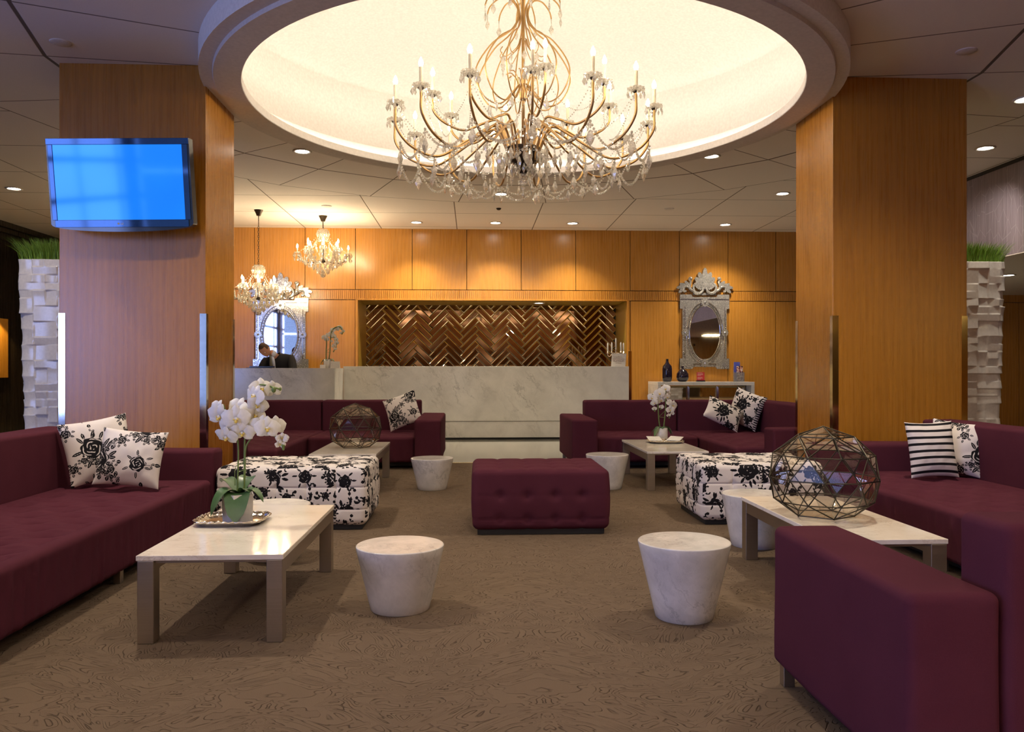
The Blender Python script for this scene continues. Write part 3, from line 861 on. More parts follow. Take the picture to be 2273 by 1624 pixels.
def make_mirror():
    t = thing('wall_mirror', 'tmp', 'mirror', (0, 0, 0), group='crested oval mirrors on the back wall')
    W, Hh = 0.86, 1.20          # body; origin at bottom centre on the wall face
    mb = MB()
    def body(x): return x
    out = [(-0.43, 0), (-0.22, 0), (-0.19, 0.035), (0.19, 0.035), (0.22, 0), (0.43, 0), (0.43, 0.17), (0.385, 0.17), (0.385, 0.97), (0.43, 0.97), (0.43, 1.20), (0.23, 1.20), (0.21, 1.16), (-0.21, 1.16), (-0.23, 1.20), (-0.43, 1.20), (-0.43, 0.97), (-0.385, 0.97), (-0.385, 0.17), (-0.43, 0.17)]
    mb.prism(out, -0.035, 0.0, plane='xz'); put('frame', mb, MIRRORA, t)
    mb = MB(); ov = oval(0, 0.585, 0.265, 0.435)
    mb.prism(ov, -0.05, -0.03, plane='xz'); put('mirror_glass', mb, MIRROR, t)
    mb = MB(); mb.tube([(x, -0.05, z) for x, z in oval(0, 0.585, 0.268, 0.438)], 0.012, 6, closed=True)
    mb.tube([(x, -0.04, z) for x, z in oval(0, 0.585, 0.315, 0.49)], 0.008, 6, closed=True); put('oval_rim', mb, CHROME, t, True)
    mb = MB()
    for x, z in oval(0, 0.585, 0.292, 0.464, 60): mb.ball((x, -0.045, z), 0.0085, 6, 4)
    for zz in np.arange(0.19, 0.96, 0.03):
        for sx in (-1, 1): mb.ball((sx * 0.365, -0.04, zz), 0.008, 6, 4)
    for xx in np.arange(-0.40, 0.41, 0.035): mb.ball((xx, -0.04, 0.055 if abs(xx) < 0.2 else 0.02), 0.007, 6, 4)
    o = put('glass_beads', mb, CHROME, t, True); o['kind'] = 'stuff'
    mb = MB()
    for sx in (-1, 1):
        mb.box(sx * 0.345 - 0.004, sx * 0.345 + 0.004, -0.042, -0.034, 0.17, 1.0)
    mb.box(-0.42, 0.42, -0.042, -0.034, 1.12, 1.128); mb.box(-0.2, 0.2, -0.042, -0.034, 0.075, 0.083)
    put('etched_border', mb, CHROME, t)
    for cx_, cz_, r_, mt in ((-0.345, 0.585, 0.065, MIRRORA), (0.345, 0.585, 0.065, MIRRORA), (0, 0.095, 0.07, MIRRORA), (0, 1.075, 0.075, MIRRORA)):
        mb = MB()
        for k in range(12):
            q = rot2(leafshape(r_, r_ * 0.2, 3, 0.1), 2 * PI * k / 12, cx_, cz_); mb.prism(q, -0.062 - 0.002 * (k % 2), -0.03, plane='xz')
        mb.ball((cx_, -0.062, cz_), r_ * 0.3, 8, 5); put('rosette', mb, MIRRORA, t)
    # crest
    mb = MB()
    z0 = 1.20
    for k, a in enumerate((-1.15, -0.75, -0.38, 0, 0.38, 0.75, 1.15)):
        L = (0.20, 0.25, 0.29, 0.34, 0.29, 0.25, 0.20)[k]
        q = rot2(leafshape(L, 0.062, 6, 0.3), a, 0, z0 + 0.09); d_ = 0.004 * (3 - abs(k - 3))
        mb.prism(q, -0.05 - d_, -0.02, plane='xz')
    put('crest_leaf', mb, MIRRORA, t)
    for sx in (-1, 1):
        mb = MB()
        # C-scrolls round the two openings
        pts = [(sx * (0.115 + 0.085 * math.cos(a)), -0.04, z0 + 0.10 + 0.085 * math.sin(a)) for a in np.linspace(-PI * 1.05, PI * 0.55, 22)]
        mb.tube(pts, [0.03 - 0.012 * abs(k / 21 - 0.4) * 2 for k in range(22)], 6)
        pts = ease([(sx * 0.20, -0.04, z0 + 0.05), (sx * 0.27, -0.04, z0 + 0.10), (sx * 0.25, -0.04, z0 + 0.20), (sx * 0.27, -0.04, z0 + 0.25), (sx * 0.235, -0.04, z0 + 0.27)], 5)
        mb.tube(pts, 0.022, 6); mb.ball((sx * 0.245, -0.045, z0 + 0.255), 0.03, 8, 5)
        pts = ease([(sx * 0.22, -0.04, z0 + 0.06), (sx * 0.30, -0.04, z0 + 0.12), (sx * 0.36, -0.04, z0 + 0.11), (sx * 0.36, -0.04, z0 + 0.05), (sx * 0.325, -0.04, z0 + 0.055)], 5)
        mb.tube(pts, 0.018, 6)
        for a, L, dx_, dz_ in ((0.75, 0.16, 0.24, 0.10), (1.25, 0.20, 0.25, 0.11), (1.75, 0.20, 0.30, 0.14), (2.25, 0.15, 0.34, 0.12)):
            q = rot2(leafshape(L, 0.035, 5, 0.3), sx * a, sx * dx_, z0 + dz_); mb.prism(q, -0.048, -0.02, plane='xz')
        put('crest_scroll', mb, MIRRORA, t, True, angle=50)
    mb = MB(); mb.box(-0.2, 0.2, -0.03, -0.0, 1.19, 1.225); put('crest_bracket', mb, MIRRORA, t)
    return t


pr = at_y(1563, 820, WALLY); zb = EYE - 0 * pr.z + 0.0
mir = make_mirror(); mir.location = (pr.x, WALLY - 0.001, pr.z + 0.01)
sx_ = (at_y(1617, 700, WALLY).x - at_y(1508, 700, WALLY).x) / 0.86
mir.scale = (sx_, 1.0, (at_y(1563, 655, WALLY).z - at_y(1563, 820, WALLY).z) / 1.20)
mir['label'] = 'crested oval mirror on the back wall above the console'
pl = at_y(624, 819, WALLY)
m2 = dup(mir, (pl.x, WALLY - 0.001, pl.z), label='crested oval mirror on the back wall behind the clerk at the desk')
m2.scale = (sx_ * 1.07, 1.0, mir.scale[2] * 0.93)

# ================================================================== PRINTED PATTERN (computed, drawn into a surface attribute)
def draw_pattern(n, lined, seed, count=14):
    rs = np.random.RandomState(seed)
    yy, xx = np.mgrid[0:n, 0:n] / n
    A = np.zeros((n, n))

    def loc(cx, cy):
        return (xx - cx + 0.5) % 1 - 0.5, (yy - cy + 0.5) % 1 - 0.5

    def leaf(cx, cy, L, w, a):
        dx, dy = loc(cx, cy); u = dx * math.cos(a) + dy * math.sin(a); v = -dx * math.sin(a) + dy * math.cos(a)
        u = u - L / 2; ww = w * np.clip(1 - (2 * u / L) ** 2, 0, 1) ** 0.8
        ins = (np.abs(u) < L / 2) & (np.abs(v) < ww)
        A[ins] = 1
        rib = ins & (np.abs(v) < 0.0022) & (u < L * 0.3) & lined
        A[rib] = 0

    def stem(cx, cy, L, a, bend):
        for k in range(26):
            t = k / 25; aa = a + bend * t; x = cx + L * t * math.cos(a + bend * t / 2); y = cy + L * t * math.sin(a + bend * t / 2)
            dx, dy = loc(x, y); A[(dx * dx + dy * dy) < 0.0035 ** 2] = 1

    def rose(cx, cy, R, ph):
        dx, dy = loc(cx, cy); d = np.hypot(dx, dy); th = np.arctan2(dy, dx)
        edge = R * (1 + 0.07 * np.cos(5 * th + ph) + 0.05 * np.cos(9 * th + 2 * ph))
        ins = d < edge
        s = (d / R * 3.3 + th / (2 * PI) + 0.16 * np.sin(4 * th + ph)) % 1
        br = np.sin(th * 3 + d / R * 9 + ph) > (-0.3 if lined else 0.55)
        light = (s < (0.34 if lined else 0.16)) & br & (d > 0.12 * R) & (d < edge * 0.93)
        A[ins] = 1; A[ins & light] = 0

    spots = [(0.24, 0.27, 0.145), (0.75, 0.72, 0.135), (0.72, 0.24, 0.085), (0.22, 0.76, 0.09), (0.50, 0.50, 0.05), (0.97, 0.48, 0.06), (0.50, 0.97, 0.055)]
    spots += [(rs.rand(), rs.rand(), rs.uniform(0.028, 0.05)) for _ in range(9)]
    for i, (cx, cy, R) in enumerate(spots):
        ph = rs.uniform(0, 6)
        nl = 13 if R > 0.1 else 6
        for k in range(nl):
            a = ph + 2 * PI * k / nl + rs.uniform(-0.25, 0.25)
            d = R * rs.uniform(1.0, 1.35)
            leaf(cx + d * math.cos(a) * 0.85, cy + d * math.sin(a) * 0.85, R * rs.uniform(0.55, 0.9) if R > 0.1 else R * 0.9, 0.020 if R > 0.1 else 0.013, a + rs.uniform(-0.4, 0.4))
        for k in range(3 if R > 0.1 else 1):
            a = rs.uniform(0, 2 * PI); L = R * rs.uniform(1.7, 2.1)
            stem(cx, cy, L, a, 0.5)
            ex, ey = cx + L * math.cos(a + 0.25), cy + L * math.sin(a + 0.25)
            leaf(ex, ey, 0.05, 0.022, a + 0.4)
            for q in (-0.9, 0.9): leaf(cx + 0.8 * L * math.cos(a + 0.2), cy + 0.8 * L * math.sin(a + 0.2), 0.045, 0.011, a + q)
        rose(cx, cy, R, ph)
    return A


def soften(A):
    return (A * 2 + np.roll(A, 1, 0) + np.roll(A, -1, 0) + np.roll(A, 1, 1) + np.roll(A, -1, 1)) / 6


PAT_S = soften(draw_pattern(900, False, 3))
PAT_L = soften(draw_pattern(900, True, 5))


def sample(A, u, v):
    n = A.shape[0]
    fx = (np.asarray(u) % 1) * n; fy = (np.asarray(v) % 1) * n
    x0, y0 = np.floor(fx).astype(int), np.floor(fy).astype(int); tx, ty = fx - x0, fy - y0
    x0, y0 = x0 % n, y0 % n; x1, y1 = (x0 + 1) % n, (y0 + 1) % n
    return (A[y0, x0] * (1 - tx) + A[y0, x1] * tx) * (1 - ty) + (A[y1, x0] * (1 - tx) + A[y1, x1] * tx) * ty


# ================================================================== SOFAS
SEAT, ARM, BACK = 0.362, 0.562, 0.735
BOT = 0.075


def seat_disp(z1, axis, front_side, y0, y1, x0, x1, pitch=0.235):
    """button tufts on top, gathered cloth on the long front face"""
    ph = RNG.uniform(0, 6, 5)

    def f(P, N):
        d = np.zeros(len(P)); X, Y, Z = P[:, 0], P[:, 1], P[:, 2]
        top = N[:, 2] > 0.6
        u = (X - x0) / pitch; v = (Y - y0) / (pitch * 0.72)
        row = np.round(v); uu = u - 0.5 * (row % 2)
        du = (uu - np.round(uu)) * pitch; dv = (v - row) * pitch * 0.72
        r2 = du ** 2 + dv ** 2
        edge = np.minimum.reduce([X - x0, x1 - X, Y - y0, y1 - Y])
        ok = top & (edge > 0.07)
        d = np.where(ok, -0.024 * np.exp(-r2 / (2 * 0.019 ** 2)) - 0.020 * np.exp(-r2 / (2 * 0.05 ** 2)) - 0.006 * np.exp(-dv ** 2 / (2 * 0.009 ** 2)) * np.exp(-du ** 2 / (2 * 0.07 ** 2)), d)
        d = d + np.where(ok, 0.0022 * np.sin(41 * X + 3 * np.sin(9 * Y)) * np.sin(37 * Y + 2 * np.sin(7 * X)), 0)
        L = Y if axis == 'x' else X
        front = (N[:, 0] * front_side > 0.6) if axis == 'x' else (N[:, 1] * front_side > 0.6)
        g = 1 - 1.5 * np.abs(np.sin(L * 27 + ph[0] + 1.6 * np.sin(L * 9 + ph[1]) + 0.4 * np.sin(Z * 14))) ** 0.6 + np.sin(L * 88 + ph[2] + np.sin(L * 17)) * 0.3
        fade = np.clip((z1 - 0.03 - Z) / 0.06, 0, 1) * (0.5 + 0.5 * np.sin(L * 3.7 + ph[4]) ** 2)
        d = d + np.where(front, 0.0085 * g * fade, 0)
        return d
    return f


def soft(amp=0.0015):
    ph = RNG.uniform(0, 6, 3)

    def f(P, N):
        return amp * (np.sin(P[:, 0] * 9 + ph[0]) + np.sin(P[:, 1] * 8 + ph[1]) + np.sin(P[:, 2] * 11 + ph[2]))
    return f


def seat(t, x0, x1, y0, y1, axis, side, res=0.010):
    mb = MB(); mb.rbox(x0, x1, y0, y1, BOT, SEAT, 0.035, res=res, disp=seat_disp(SEAT, axis, side, y0, y1, x0, x1), seg=4)
    put('seat', mb, PURPLE, t, True)


def pad(t, name, x0, x1, y0, y1, z1, z0=BOT, r=0.028):
    mb = MB(); mb.rbox(x0, x1, y0, y1, z0, z1, r, res=0.08, disp=soft(), seg=4); put(name, mb, PURPLE, t, True)


def feet(t, spots):
    for x, y in spots:
        mb = MB(); mb.bbox(x - 0.02, x + 0.02, y - 0.02, y + 0.02, 0.0, BOT + 0.004, 0.003); put('leg', mb, STEEL, t)


def base(t, boxes):
    for x0, x1, y0, y1 in boxes:
        mb = MB(); mb.box(x0, x1, y0, y1, 0.03, BOT + 0.01); put('base', mb, BLACKB, t)


# near left
t = thing('sofa', 'long purple tufted sofa along the left edge of the photo, two floral pillows on it', 'sofa', (-2.3, 3.8, 0))
seat(t, -2.68, -1.80, 3.16, 5.69, 'x', 1); seat(t, -2.68, -1.80, 1.2, 3.15, 'x', 1)
pad(t, 'backrest', -2.92, -2.665, 3.16, 5.70, BACK); pad(t, 'backrest', -2.92, -2.665, 1.2, 3.15, BACK)
pad(t, 'armrest', -2.92, -1.795, 5.70, 5.93, ARM)
base(t, [(-2.86, -1.90, 1.3, 5.86)]); feet(t, [(-1.86, 4.35), (-1.86, 1.5), (-2.85, 1.5), (-2.85, 5.85), (-1.86, 5.85)])
# near right, L-shaped
t = thing('sectional_sofa', 'purple L-shaped sofa at the right, its arm filling the lower right corner', 'sofa', (2.6, 3.6, 0))
seat(t, 2.575, 3.52, 2.90, 5.95, 'x', -1); seat(t, 1.325, 3.52, 2.16, 2.89, 'y', 1)
pad(t, 'backrest', 3.51, 3.76, 2.90, 6.20, BACK); pad(t, 'backrest', 1.325, 3.76, 1.955, 2.165, BACK)
pad(t, 'armrest', 2.575, 3.51, 5.955, 6.20, ARM); pad(t, 'armrest', 1.075, 1.318, 1.955, 2.87, ARM)
base(t, [(2.67, 3.65, 2.5, 6.1), (1.4, 3.6, 2.05, 2.8)]); feet(t, [(1.115, 2.83), (1.115, 2.0), (3.7, 2.0), (2.62, 6.12), (3.7, 6.12), (2.62, 4.4)])
# far left, L-shaped
t = thing('sectional_sofa', 'purple L-shaped sofa at the far left, in front of the marble desk', 'sofa', (-1.5, 9.6, 0))
seat(t, -2.80, -1.86, 7.80, 10.28, 'x', 1, 0.02); seat(t, -1.855, -0.655, 9.16, 10.28, 'y', -1, 0.02)
pad(t, 'backrest', -3.05, -1.905, 10.28, 10.53, BACK); pad(t, 'backrest', -1.895, -0.655, 10.28, 10.53, BACK)
pad(t, 'backrest', -3.05, -2.80, 7.80, 10.275, BACK)
pad(t, 'armrest', -0.65, -0.355, 9.02, 10.53, ARM); pad(t, 'armrest', -3.05, -2.13, 7.52, 7.795, ARM)
base(t, [(-2.95, -1.95, 7.6, 10.45), (-2.0, -0.42, 9.25, 10.45)]); feet(t, [(-0.4, 9.08), (-0.4, 10.45), (-2.2, 7.6), (-3.0, 7.6), (-3.0, 10.45)])
# far right, L-shaped
t = thing('sectional_sofa', 'purple L-shaped sofa at the far right, in front of the console', 'sofa', (2.3, 9.4, 0))
seat(t, 2.56, 3.52, 7.80, 10.02, 'x', -1, 0.02); seat(t, 1.395, 2.555, 9.08, 10.02, 'y', -1, 0.02)
pad(t, 'backrest', 1.39, 2.545, 10.02, 10.27, BACK); pad(t, 'backrest', 2.555, 3.77, 10.02, 10.27, BACK)
pad(t, 'backrest', 3.52, 3.77, 7.80, 10.015, BACK)
pad(t, 'armrest', 1.10, 1.39, 8.95, 10.27, ARM); pad(t, 'armrest', 2.83, 3.77, 7.52, 7.795, ARM)
base(t, [(2.65, 3.65, 7.6, 10.2), (1.17, 2.7, 9.15, 10.2)]); feet(t, [(1.15, 9.0), (1.15, 10.2), (2.9, 7.6), (3.7, 7.6), (3.7, 10.2)])


# ================================================================== POUFS
def pouf(name, x0, x1, y0, y1, z1, cell, mat, pat=None, label='', buttons=False):
    t = thing(name, label, 'ottoman', ((x0 + x1) / 2, (y0 + y1) / 2, 0))
    nx = max(1, round((x1 - x0) / cell)); ny = max(1, round((y1 - y0) / cell)); z0 = 0.035
    zc = [z0 + 0.035, z0 + 0.035 + 0.13, z1 - 0.02] if not buttons else [z0 + 0.105, z0 + 0.235, z1]
    cxs = np.linspace(x0, x1, nx + 1); cys = np.linspace(y0, y1, ny + 1); czs = np.array([z0 - 1, z1 - 0.30, z1 - 0.145, z1 + 0.0]) if not buttons else np.array([z0 - 1, z0 + 0.075, z0 + 0.235, z1 + 1])

    def dist(A, g): return np.min(np.abs(A[:, None] - g[None]), axis=1)

    def disp(P, N):
        dx, dy, dz = dist(P[:, 0], cxs[1:-1]), dist(P[:, 1], cys[1:-1]), dist(P[:, 2], czs[1:-1])
        ax = np.argmax(np.abs(N), axis=1)
        a = np.where(ax == 0, dy, dx); b = np.where(ax == 2, dy, dz)
        m = np.minimum(a, b); r2 = a ** 2 + b ** 2
        if buttons:
            bul = -0.016 * np.exp(-r2 / (2 * 0.022 ** 2)) - 0.003 * np.exp(-(np.where(ax == 2, m, b) / 0.006) ** 2)
            bul = np.where(ax == 2, bul - 0.004 * np.exp(-(m / 0.02) ** 2), bul)
        else:
            bul = -0.005 * np.exp(-(m / 0.006) ** 2) - 0.012 * np.exp(-r2 / (2 * 0.016 ** 2)) + 0.004 * np.clip(m / 0.09, 0, 1)
        # slight overall belly
        h = np.sin(np.clip((P[:, 2] - z0) / (z1 - z0), 0, 1) * PI) * 0.012
        return bul + np.where(np.abs(N[:, 2]) < 0.6, h, 0)

    def attf(P, N):
        if pat is None: return np.zeros(len(P))
        ax = np.argmax(np.abs(N), axis=1)
        U = np.where(ax == 0, P[:, 1], P[:, 0]); Vv = np.where(ax == 2, P[:, 1], P[:, 2])
        ci = np.floor((P[:, 0] - x0) / cell * 0.999) + np.where(ax == 0, 7, 0)
        cj = np.where(ax == 2, 20 + np.floor((P[:, 1] - y0) / cell * 0.999), np.searchsorted(czs, P[:, 2])) + np.where(ax == 0, 3 * np.floor((P[:, 1] - y0) / cell), 0)
        hsh = lambda a, b, s: (np.sin(np.floor(a / 2.0) * 12.9898 + np.floor(b / 2.0) * 78.233 + s) * 43758.5453) % 1
        per = 0.50
        return sample(pat, U / per + hsh(ci, cj, 1.3), Vv / per + hsh(ci, cj, 4.1))
    mb = MB(); mb.rbox(x0, x1, y0, y1, z0, z1, 0.045 if not buttons else 0.04, res=0.0038 if pat is not None else 0.012, disp=disp, attf=attf, seg=8 if pat is not None else 5)
    put('cushion_body', mb, mat, t, True, attname='pat')
    mb = MB(); mb.bbox(x0 + 0.03, x1 - 0.03, y0 + 0.03, y1 - 0.03, 0.0, 0.06, 0.004); put('base', mb, BLACKB, t)
    return t


pouf('ottoman', 0.0, 0.925, 5.47, 6.20, 0.445, 0.185, PURPLE, None, 'dark purple button-tufted ottoman in the centre of the carpet', True)
pouf('ottoman', -1.775, -0.745, 5.70, 6.44, 0.445, 0.205, FLORAL, PAT_S, 'black and white floral ottoman behind the left marble table')
pouf('ottoman', 1.645, 2.54, 5.76, 6.50, 0.445, 0.205, FLORAL, np.roll(PAT_S, 170, 1), 'black and white floral ottoman left of the large glass globe')


# ================================================================== DRUM TABLES
def drum(x, y, rt, rb, h, label):
    mb = MB()
    mb.lathe([(0.0, 0.0), (rb - 0.004, 0.0), (rb, 0.004)] + [(rb + (rt - rb) * k / 8, 0.004 + (h - 0.012) * k / 8) for k in range(1, 9)] + [(rt - 0.001, h - 0.003), (rt - 0.005, h), (0.0, h)], 72, (0, 0, 0))
    o = put('drum_table', mb, MARBLE_D, smooth=True, angle=35); o.location = (x, y, 0); tag(o, label, 'side table', 'tapered marble drum tables')
    return o


drum(-0.342, 3.83, 0.206, 0.138, 0.300, 'tapered white marble drum table on the open carpet, right of the left marble table')
drum(0.957, 3.64, 0.208, 0.130, 0.345, 'tapered white marble drum table nearest the big purple sofa arm')
drum(-0.384, 7.65, 0.200, 0.135, 0.292, 'small far marble drum table beside the arm of the far left sofa')
drum(1.268, 7.62, 0.202, 0.135, 0.322, 'small far marble drum table left of the table with the white orchid')
drum(-1.185, 4.90, 0.212, 0.150, 0.320, 'marble drum table mostly hidden behind the left marble coffee table')
drum(1.80, 5.10, 0.208, 0.150, 0.330, 'marble drum table half hidden behind the right marble coffee table')


# ================================================================== COFFEE TABLES
def table(x0, x1, y0, y1, h, label, lw=0.072):
    t = thing('coffee_table', label, 'coffee table', ((x0 + x1) / 2, (y0 + y1) / 2, 0), group='low marble-topped tables')
    mb = MB(); mb.bbox(x0, x1, y0, y1, h - 0.022, h, 0.003); put('tabletop', mb, MARBLE_T, t)
    for x in (x0 + 0.004, x1 - lw - 0.004):
        for y in (y0 + 0.004, y1 - lw - 0.004):
            mb = MB(); mb.bbox(x, x + lw, y, y + lw, 0.0, h - 0.0225, 0.003); put('leg', mb, STEEL, t)
    zt, zb = h - 0.0235, h - 0.085
    mb = MB()
    for x in (x0 + 0.006, x1 - 0.036): mb.bbox(x, x + 0.03, y0 + lw + 0.005, y1 - lw - 0.005, zb, zt, 0.002)
    for y in (y1 - 0.036,): mb.bbox(x0 + lw + 0.005, x1 - lw - 0.005, y, y + 0.03, zb, zt, 0.002)
    mb.bbox(x0 + lw + 0.005, x1 - lw - 0.005, y0 + 0.02, y0 + 0.05, zt - 0.012, zt, 0.002)
    put('apron', mb, STEEL, t)
    return t


table(-1.372, -0.778, 3.37, 4.595, 0.362, 'low marble coffee table at the left, orchid on a silver tray on it', 0.066)
table(1.60, 2.125, 3.53, 4.775, 0.362, 'low marble coffee table at the right under the large glass globe')
table(-1.47, -0.868, 7.34, 8.56, 0.362, 'far low marble coffee table under the smaller glass globe')
table(1.61, 2.19, 7.44, 8.72, 0.362, 'far low marble coffee table with a white orchid on a silver tray')
TT = 0.3625


# ================================================================== GLASS GLOBES
def globe(x, y, z, sc, rot, label):
    t = thing('glass_globe', label, 'glass globe', (x, y, z), (0, 0, rot), group='leaded geometric glass globes')
    t.scale = (sc, sc, sc)
    def ringp(r, zz, n, off): return [(r * math.sin(2 * PI * (k + off) / n), -r * math.cos(2 * PI * (k + off) / n), zz) for k in range(n)]
    top = (0, 0, 0.463); A = ringp(0.150, 0.412, 5, 0); B = ringp(0.250, 0.318, 10, 0); Cq = ringp(0.276, 0.200, 10, 0.5); D = ringp(0.245, 0.080, 10, 0); Eb = ringp(0.150, 0.006, 5, 0)
    E_, Fq = set(), []
    P = [top] + A + B + Cq + D + Eb
    iA, iB, iC, iD, iE = 1, 6, 16, 26, 36
    for k in range(5):
        Fq.append((0, iA + k, iA + (k + 1) % 5))
        a, a2 = iA + k, iA + (k + 1) % 5; b = iB + 2 * k; b1 = iB + (2 * k + 1) % 10; b2 = iB + (2 * k + 2) % 10
        Fq += [(a, b, b1), (a, b1, a2), (a2, b1, b2)]
        e, e2 = iE + k, iE + (k + 1) % 5; d, d1, d2 = iD + 2 * k, iD + (2 * k + 1) % 10, iD + (2 * k + 2) % 10
        Fq += [(e, d1, d), (e, e2, d1), (e2, d2, d1)]
    for k in range(10):
        k1 = (k + 1) % 10
        Fq += [(iB + k, iC + k, iB + k1), (iB + k1, iC + k, iC + k1), (iC + k, iD + k, iD + k1), (iC + k, iD + k1, iC + k1)]
    Fq.append(tuple(iE + k for k in range(5))[::-1])
    for f in Fq:
        for i in range(len(f)): E_.add(tuple(sorted((f[i], f[(i + 1) % len(f)]))))
    mb = MB(); mb.add(P, Fq); put('glass_panes', mb, PANE, t, world=False)
    mb = MB()
    for a, b in sorted(E_): mb.tube([P[a], P[b]], 0.0034, 5, caps=False)
    for p_ in P: mb.ball(p_, 0.0045, 6, 4)
    put('lead_frame', mb, CAME, t, True, world=False)
    return t


g = at_z(1857, 1156, TT)
globe(g.x, g.y + 0.155, TT, 1.0, -0.07, 'large leaded glass globe on the right marble coffee table')
g = at_z(784, 996, TT)
globe(g.x, g.y + 0.14, TT, 0.93, PI / 5 - 0.12, 'smaller leaded glass globe on the far left marble coffee table')


# ================================================================== PILLOWS
def pillow(label, cx, cy, zb, size, yaw, tilt, roll=0.0, pat=None, stripes=False, th=0.075, edge=False, thick_label=None, h=None, off=(0, 0), per=0.5):
    """square cushion standing on its edge: front faces -Y before yaw"""
    n = 150; h = h or size
    g_ = np.linspace(-1, 1, n)
    U, V = np.meshgrid(g_, g_, indexing='ij')
    prof = (np.clip(1 - np.abs(U) ** 2.4, 0, 1) ** 0.55) * (np.clip(1 - np.abs(V) ** 2.4, 0, 1) ** 0.55)
    px = U * size / 2 * (1 - 0.07 * (1 - V ** 2)); pz = V * h / 2 * (1 - 0.07 * (1 - U ** 2))
    rs = np.random.RandomState(int(abs(cx * 1000)) % 9999)
    wr = np.zeros_like(U)
    for k in range(9):
        a = rs.uniform(0, PI); f = rs.uniform(6, 16); wr += 0.0016 * np.sin(f * (U * math.cos(a) + V * math.sin(a)) + rs.uniform(0, 6) + 1.5 * np.sin(3 * U * V))
    corner = (np.abs(U) * np.abs(V)) ** 2
    wr = wr * (0.4 + corner * 3) * prof
    mb = MB()
    Vf = np.stack([px, -(prof * th + wr), pz], -1).reshape(-1, 3); Vb = np.stack([px, (prof * th + wr), pz], -1).reshape(-1, 3)
    idx = np.arange(n * n).reshape(n, n)
    q = np.stack([idx[:-1, :-1], idx[1:, :-1], idx[1:, 1:], idx[:-1, 1:]], -1).reshape(-1, 4)
    if stripes:
        s = (V * 0.5 + 0.5) * 8.0; a = (((s + 0.15) % 1) > 0.62).astype(float).reshape(-1)
        af = a; ab = a
    else:
        af = sample(pat, (px.reshape(-1)) / per + 0.3 + off[0], pz.reshape(-1) / per + 0.3 + off[1]); ab = sample(pat, px.reshape(-1) / per + 0.1, pz.reshape(-1) / per + 0.6)
        if edge:
            st = (((V * 8) % 1) > 0.5) & (U > 0.86); af = np.where(st.reshape(-1), 1.0, np.where((U > 0.86).reshape(-1), 0.0, af))
    mb.add(Vf, q.tolist(), 0, af); mb.add(Vb, q[:, ::-1].tolist(), 0, ab)
    # lowest point after rotation rests on the seat
    R = Euler((-tilt, 0, 0)).to_matrix().to_4x4() @ Euler((0, roll, 0)).to_matrix().to_4x4()
    allv = np.concatenate(mb.v); vz = (np.c_[allv, np.ones(len(allv))] @ np.array(R).T)[:, 2].min()
    mat_ = Matrix.Translation((cx, cy, zb - vz)) @ Euler((0, 0, yaw)).to_matrix().to_4x4() @ R
    o = put('throw_pillow', mb, FLORAL, smooth=True, attname='pat'); o.matrix_world = mat_
    tag(o, label, 'pillow', 'black and white throw pillows')
    return o


pillow('front one of two floral pillows on the near left sofa, rose in its middle', -2.17, 5.26, SEAT + 0.002, 0.40, 0.10, 0.30, 0.10, PAT_L, h=0.37, off=(0.30, 0.02), per=0.55)
pillow('floral pillow leaning on the near left sofa back, half hidden by the pillow in front', -2.44, 5.42, SEAT + 0.002, 0.42, 0.62, 0.25, -0.16, PAT_L, off=(0.55, 0.4), per=0.5)
pillow('black and white striped pillow on the right sofa', 3.20, 5.52, SEAT + 0.002, 0.325, -0.10, 0.22, -0.035, stripes=True, h=0.395)
pillow('floral pillow on the right sofa, behind the striped one', 3.43, 5.60, SEAT + 0.002, 0.36, -0.72, 0.22, 0.10, PAT_L, h=0.38, off=(0.1, 0.5))
pillow('floral pillow leaning on the arm of the far left sofa', -0.86, 9.95, SEAT + 0.002, 0.42, -0.25, 0.35, -0.38, PAT_L, off=(0.15, 0.1))
pillow('floral pillow with black striped edge lying tilted on the far right sofa', 3.04, 9.72, SEAT + 0.002, 0.46, 0.15, 0.50, 0.52, PAT_S, edge=True, h=0.32, th=0.085)
pillow('floral pillow standing on its corner against the far right sofa back', 3.36, 9.84, SEAT + 0.002, 0.44, -0.85, 0.16, 0.30, np.roll(PAT_S, 90, 0), edge=True, h=0.44, th=0.085)


